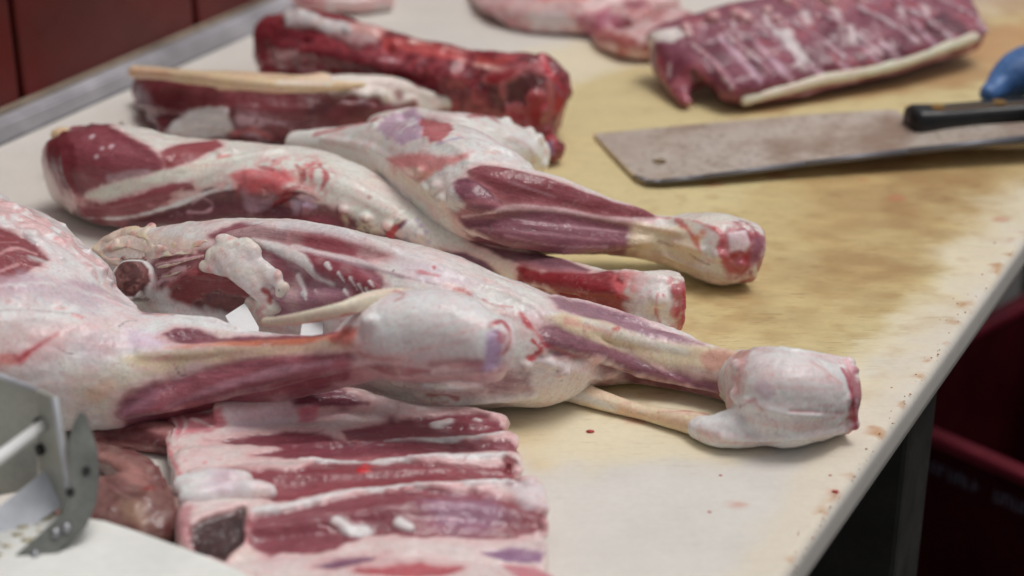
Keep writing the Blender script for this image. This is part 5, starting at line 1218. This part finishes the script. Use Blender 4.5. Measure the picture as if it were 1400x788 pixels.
put(G.build('gloved_hand', None, glove_material()), 'hand in a blue glove holding the black cleaver handle', 'gloved hand')

# ------------------------------------------------------------------ two white tags on the legs
TAG = plain('white_tag', (0.86, 0.86, 0.88), 0.45, 0, 0.04, 60)
def tag_thing(px, py, outl, label):
    P0 = TAGPT[(px, py)]; nv = Vector((0.05, -0.42, 0.9)).normalized()
    def onp(x, y):
        d = ray(x, y); o = Vector((0, 0, CAM_H)); return o+d*((P0-o).dot(nv)/d.dot(nv))
    o = solid('white_tag', lambda bm: add_prism(bm, [onp(*q) for q in outl], 0.0016, nv), TAG)
    put(o, label, 'tag', 'white tags tucked among the legs')
tag_thing(331, 437, [(308, 432), (334, 415), (338, 420), (354, 448), (353, 458), (322, 456)], 'small white square tag standing beside the red cut of the long leg')
tag_thing(425, 449, [(413, 443), (442, 440), (441, 462), (410, 462)], 'white tag mostly hidden behind the nearest shank under its tendon')

# ------------------------------------------------------------------ white block and metal guard in front
ZB = 0.036
def block_fn(bm):
    o = [(-260, 690), (0, 692), (110, 700), (150, 706), (200, 722), (250, 740), (300, 758), (345, 778), (380, 800), (460, 900), (-260, 900)]
    add_prism(bm, [at(x, y, ZB) for x, y in o], ZB-0.002, (0, 0, 1))
    es = [e for e in bm.edges if e.verts[0].co.z > ZB-0.001 and e.verts[1].co.z > ZB-0.001]
    bmesh.ops.bevel(bm, geom=es, offset=0.005, segments=3, affect='EDGES')
put(solid('plastic_block', block_fn, plain('white_block_plastic', tuple(alb((206, 202, 190))), 0.5, 0, 0.05, 25, 0.0003), smooth=False), 'thick white plastic block under the grey metal guard', 'plastic block')
gd = empty('metal_guard', at(40, 700, ZB)); put(gd, 'grey metal guard with a bent flat bar and white rod on the plastic block', 'metal guard')
bpy.context.view_layer.update()
def onplane(P0, nv):
    nv = Vector(nv).normalized(); o = Vector((0, 0, CAM_H))
    def f(x, y):
        d = ray(x, y); return o+d*((P0-o).dot(nv)/d.dot(nv))
    return f
GREY = plain('galvanised_sheet', (0.5, 0.5, 0.45), 0.45, 0.3, 0.12, 50, 0.0003); PALE = plain('pale_sheet', (0.66, 0.68, 0.74), 0.4, 0.15, 0.1, 30, 0.0003)
STRAP = plain('strap_steel', (0.24, 0.25, 0.23), 0.45, 0.45, 0.18, 60, 0.0003); CRUD = plain('yellowed_paint', (0.55, 0.50, 0.36), 0.6, 0, 0.2, 90, 0.0008)
Pc = at(50, 672, ZB)
fw, nw = onplane(Pc, (0.15, -1, 0)), (0.15, -1, 0); rw, nr = onplane(Pc, (-0.75, -0.66, 0)), (-0.75, -0.66, 0)
solid('back_panel', lambda bm: add_prism(bm, [fw(*q) for q in ((-120, 470), (0, 516), (49, 534), (52, 668), (-120, 700))], 0.003, nw), GREY, gd)
def side_fn(bm): add_prism(bm, [rw(*q) for q in ((50, 534), (76, 546), (92, 668), (90, 700), (54, 690))], 0.003, nr)
solid('side_panel', side_fn, GREY, gd)
solid('panel_edge', lambda bm: add_rod(bm, rw(75, 545), rw(93, 668), 0.0016, 8), PALE, gd, smooth=True)
solid('rim', lambda bm: add_rod(bm, fw(-120, 470), fw(50, 533), 0.0016, 8), PALE, gd, smooth=True)
rp = rw(60, 581); solid('rod', lambda bm: add_rod(bm, rp, at(-60, 668, rp.z+0.004), 0.0034, 14), plain('white_rod', tuple(alb((208, 208, 210))), 0.4, 0, 0.05, 40), gd, smooth=True)
for q in ((58, 614), (56, 578)):
    c = rw(*q); solid('bolt', lambda bm: add_rod(bm, c, c+Vector(nr).normalized()*0.003, 0.0032, 12), plain('bolt_black', (0.02, 0.02, 0.02), 0.5, 0, 0.1, 50), gd)
ps = onplane(at(86, 700, ZB+0.002), (0.3, -0.6, 0.7))
solid('slanted_panel', lambda bm: add_prism(bm, [ps(*q) for q in ((-80, 735), (0, 692), (78, 630), (86, 690), (40, 722), (0, 746), (-80, 790))], 0.003, (0.3, -0.6, 0.7)), PALE, gd)
ss = onplane(at(60, 745, ZB+0.004), (0.1, -0.8, 0.6)); ns = (0.1, -0.8, 0.6)
o_s = solid('flat_bar', lambda bm: (add_prism(bm, [ss(*q) for q in ((108, 562), (117, 566), (124, 588), (132, 612), (135, 650), (131, 688), (116, 722), (84, 752), (58, 788), (8, 770), (40, 742), (74, 712), (89, 696), (95, 660), (93, 610), (99, 580))], 0.004, ns), bmesh.ops.bevel(bm, geom=list(bm.edges), offset=0.0007, segments=2, affect='EDGES')), STRAP, gd)
for q in ((76, 729), (91, 722), (48, 759)):
    c = ss(*q); nn = Vector(ns).normalized(); solid('rivet', lambda bm: bmesh.ops.create_uvsphere(bm, u_segments=12, v_segments=6, radius=0.0028, matrix=Matrix.Translation(c)), STEEL, gd, smooth=True)
for q in ((118, 644), (96, 673)):
    c = ss(*q); nn = Vector(ns).normalized(); solid('screw', lambda bm: add_rod(bm, c-nn*0.001, c+nn*0.0008, 0.0024, 12), bpy.data.materials['bolt_black'], gd)
cr = random.Random(5)
def crud_fn(bm):
    for k in range(26):
        u = cr.random(); x, y = -60+u*150+cr.uniform(-4, 8), 790-u*90+cr.uniform(-14, 10)
        bmesh.ops.create_icosphere(bm, subdivisions=1, radius=cr.uniform(0.001, 0.003), matrix=Matrix.Translation(at(x, y, ZB)) @ Matrix.Diagonal((1.6, 1, 0.4, 1)))
o = solid('dried_residue', crud_fn, CRUD, smooth=True); put(o, kind='stuff')

# ------------------------------------------------------------------ crates under the table
def crate(A, Bp, h, label, letter):
    """A, Bp: ends of the top front rim"""
    ux = (Bp-A).normalized(); uy = Vector((-ux.y, ux.x, 0)); L_ = (Bp-A).length; D_ = 0.38; uz = Vector((0, 0, 1))
    c = (A+Bp)/2+uy*D_/2; c.z = A.z-h
    e = empty('plastic_crate', c); put(e, label, 'crate', 'red crates under the table'); bpy.context.view_layer.update()
    ax = (ux, uy, uz); t = 0.006
    mid = (A+Bp)/2
    def body(bm):
        add_box(bm, mid+uy*t/2-uz*h/2, (L_, t, h), ax); add_box(bm, mid+uy*(D_-t/2)-uz*h/2, (L_, t, h), ax)
        add_box(bm, A+ux*t/2+uy*D_/2-uz*h/2, (t, D_-2*t-0.002, h), ax); add_box(bm, Bp-ux*t/2+uy*D_/2-uz*h/2, (t, D_-2*t-0.002, h), ax)
        add_box(bm, mid+uy*D_/2-uz*(h-t/2), (L_-2*t-0.002, D_-2*t-0.002, t), ax)
    solid('body', body, CRM, e)
    def rim(bm):
        for v, w in ((-0.008, 0.02), (D_-0.012, 0.02)): add_box(bm, mid+uy*(v+w/2)-uz*0.002, (L_+0.02, w, 0.012), ax, 0.003)
        for q in (A, Bp): add_box(bm, q+uy*D_/2-uz*0.002, (0.02, D_-0.028, 0.012), ax, 0.003)
    solid('rim', rim, CRM2, e)
    for k in range(7):
        p = A+ux*(L_*(k+0.5)/7)-uz*h*0.62; solid('rib', lambda bm: add_box(bm, p-uy*0.003, (0.008, 0.006, h*0.55), ax, 0.001), CRM, e)
    if letter:
        lr = random.Random(2)
        def txt(bm):
            x = letter[0]
            for n in letter[1]:
                for k in range(n):
                    w = lr.uniform(0.006, 0.008)
                    q = A+ux*x-uz*0.034-uy*0.0015
                    add_box(bm, q, (0.0022, 0.001, 0.013), ax); add_box(bm, q+ux*w*0.45+uz*lr.choice((0.0055, -0.0055, 0)), (w*0.6, 0.001, 0.002), ax)
                    if lr.random() < 0.6: add_box(bm, q+ux*w*0.8, (0.0018, 0.001, 0.0128), ax)
                    x += w+0.003
                x += 0.014
        solid('lettering', txt, plain('faded_print', (0.22, 0.2, 0.26), 0.7, 0, 0.2, 60), e)
    return e
CRM = plain('red_crate_plastic', (0.075, 0.004, 0.009), 0.5, 0, 0.25, 14, 0, None, 0.3); CRM2 = plain('red_crate_rim', (0.32, 0.035, 0.06), 0.45, 0, 0.2, 14)
zr = -0.34
a, b = at(1262, 590, zr), at(1400, 650, zr); u = (b-a).normalized()
crate(a-u*0.10, a+u*0.46, FLOOR*-1+zr-0.0, 'red plastic crate with a bright rim and faded lettering beside the table leg', (0.115, (6, 9)))
v = Vector((-u.y, u.x, 0))
crate(a-u*0.2+v*0.5+Vector((0, 0, 0.1)), a+u*0.46+v*0.5+Vector((0, 0, 0.1)), -FLOOR+zr+0.1, 'dark red plastic crate standing behind the lettered crate', None)
crate(a+u*0.2+v*1.05+Vector((0, 0, 0.24)), a+u*1.0+v*1.0+Vector((0, 0, 0.24)), -FLOOR+zr+0.24, 'tall dark red crate farthest under the board edge', None)

# ------------------------------------------------------------------ scraps on the board
sr = random.Random(9)
def scraps(bm):
    for k in range(70):
        u = sr.random(); px = 1392-u*305+sr.gauss(0, 3)-5; py = 330+u*448+sr.gauss(0, 4)
        r = sr.uniform(0.0002, 0.0006); M_ = Matrix.Translation(at(px-sr.random()**4*30, py, r*0.5)) @ Matrix.Diagonal((sr.uniform(1, 2.2), sr.uniform(0.8, 1.4), 0.8, 1))
        bmesh.ops.create_icosphere(bm, subdivisions=1, radius=r, matrix=M_)
o = solid('meat_scraps', scraps, plain('dried_scrap', tuple(alb((146, 104, 72))), 0.6, 0, 0.4, 200), smooth=True); put(o, kind='stuff')
def specks(bm):
    for px, py, r in ((1142, 672, 0.0014), (807, 590, 0.0018), (970, 700, 0.0008), (1135, 650, 0.0007), (985, 650, 0.0007)):
        bmesh.ops.create_icosphere(bm, subdivisions=2, radius=r, matrix=Matrix.Translation(at(px, py, r*0.3)) @ Matrix.Diagonal((1.5, 0.9, 0.5, 1)))
o = solid('blood_specks', specks, plain('red_speck', tuple(alb((150, 40, 40))), 0.4, 0, 0.3, 200), smooth=True); put(o, kind='stuff')
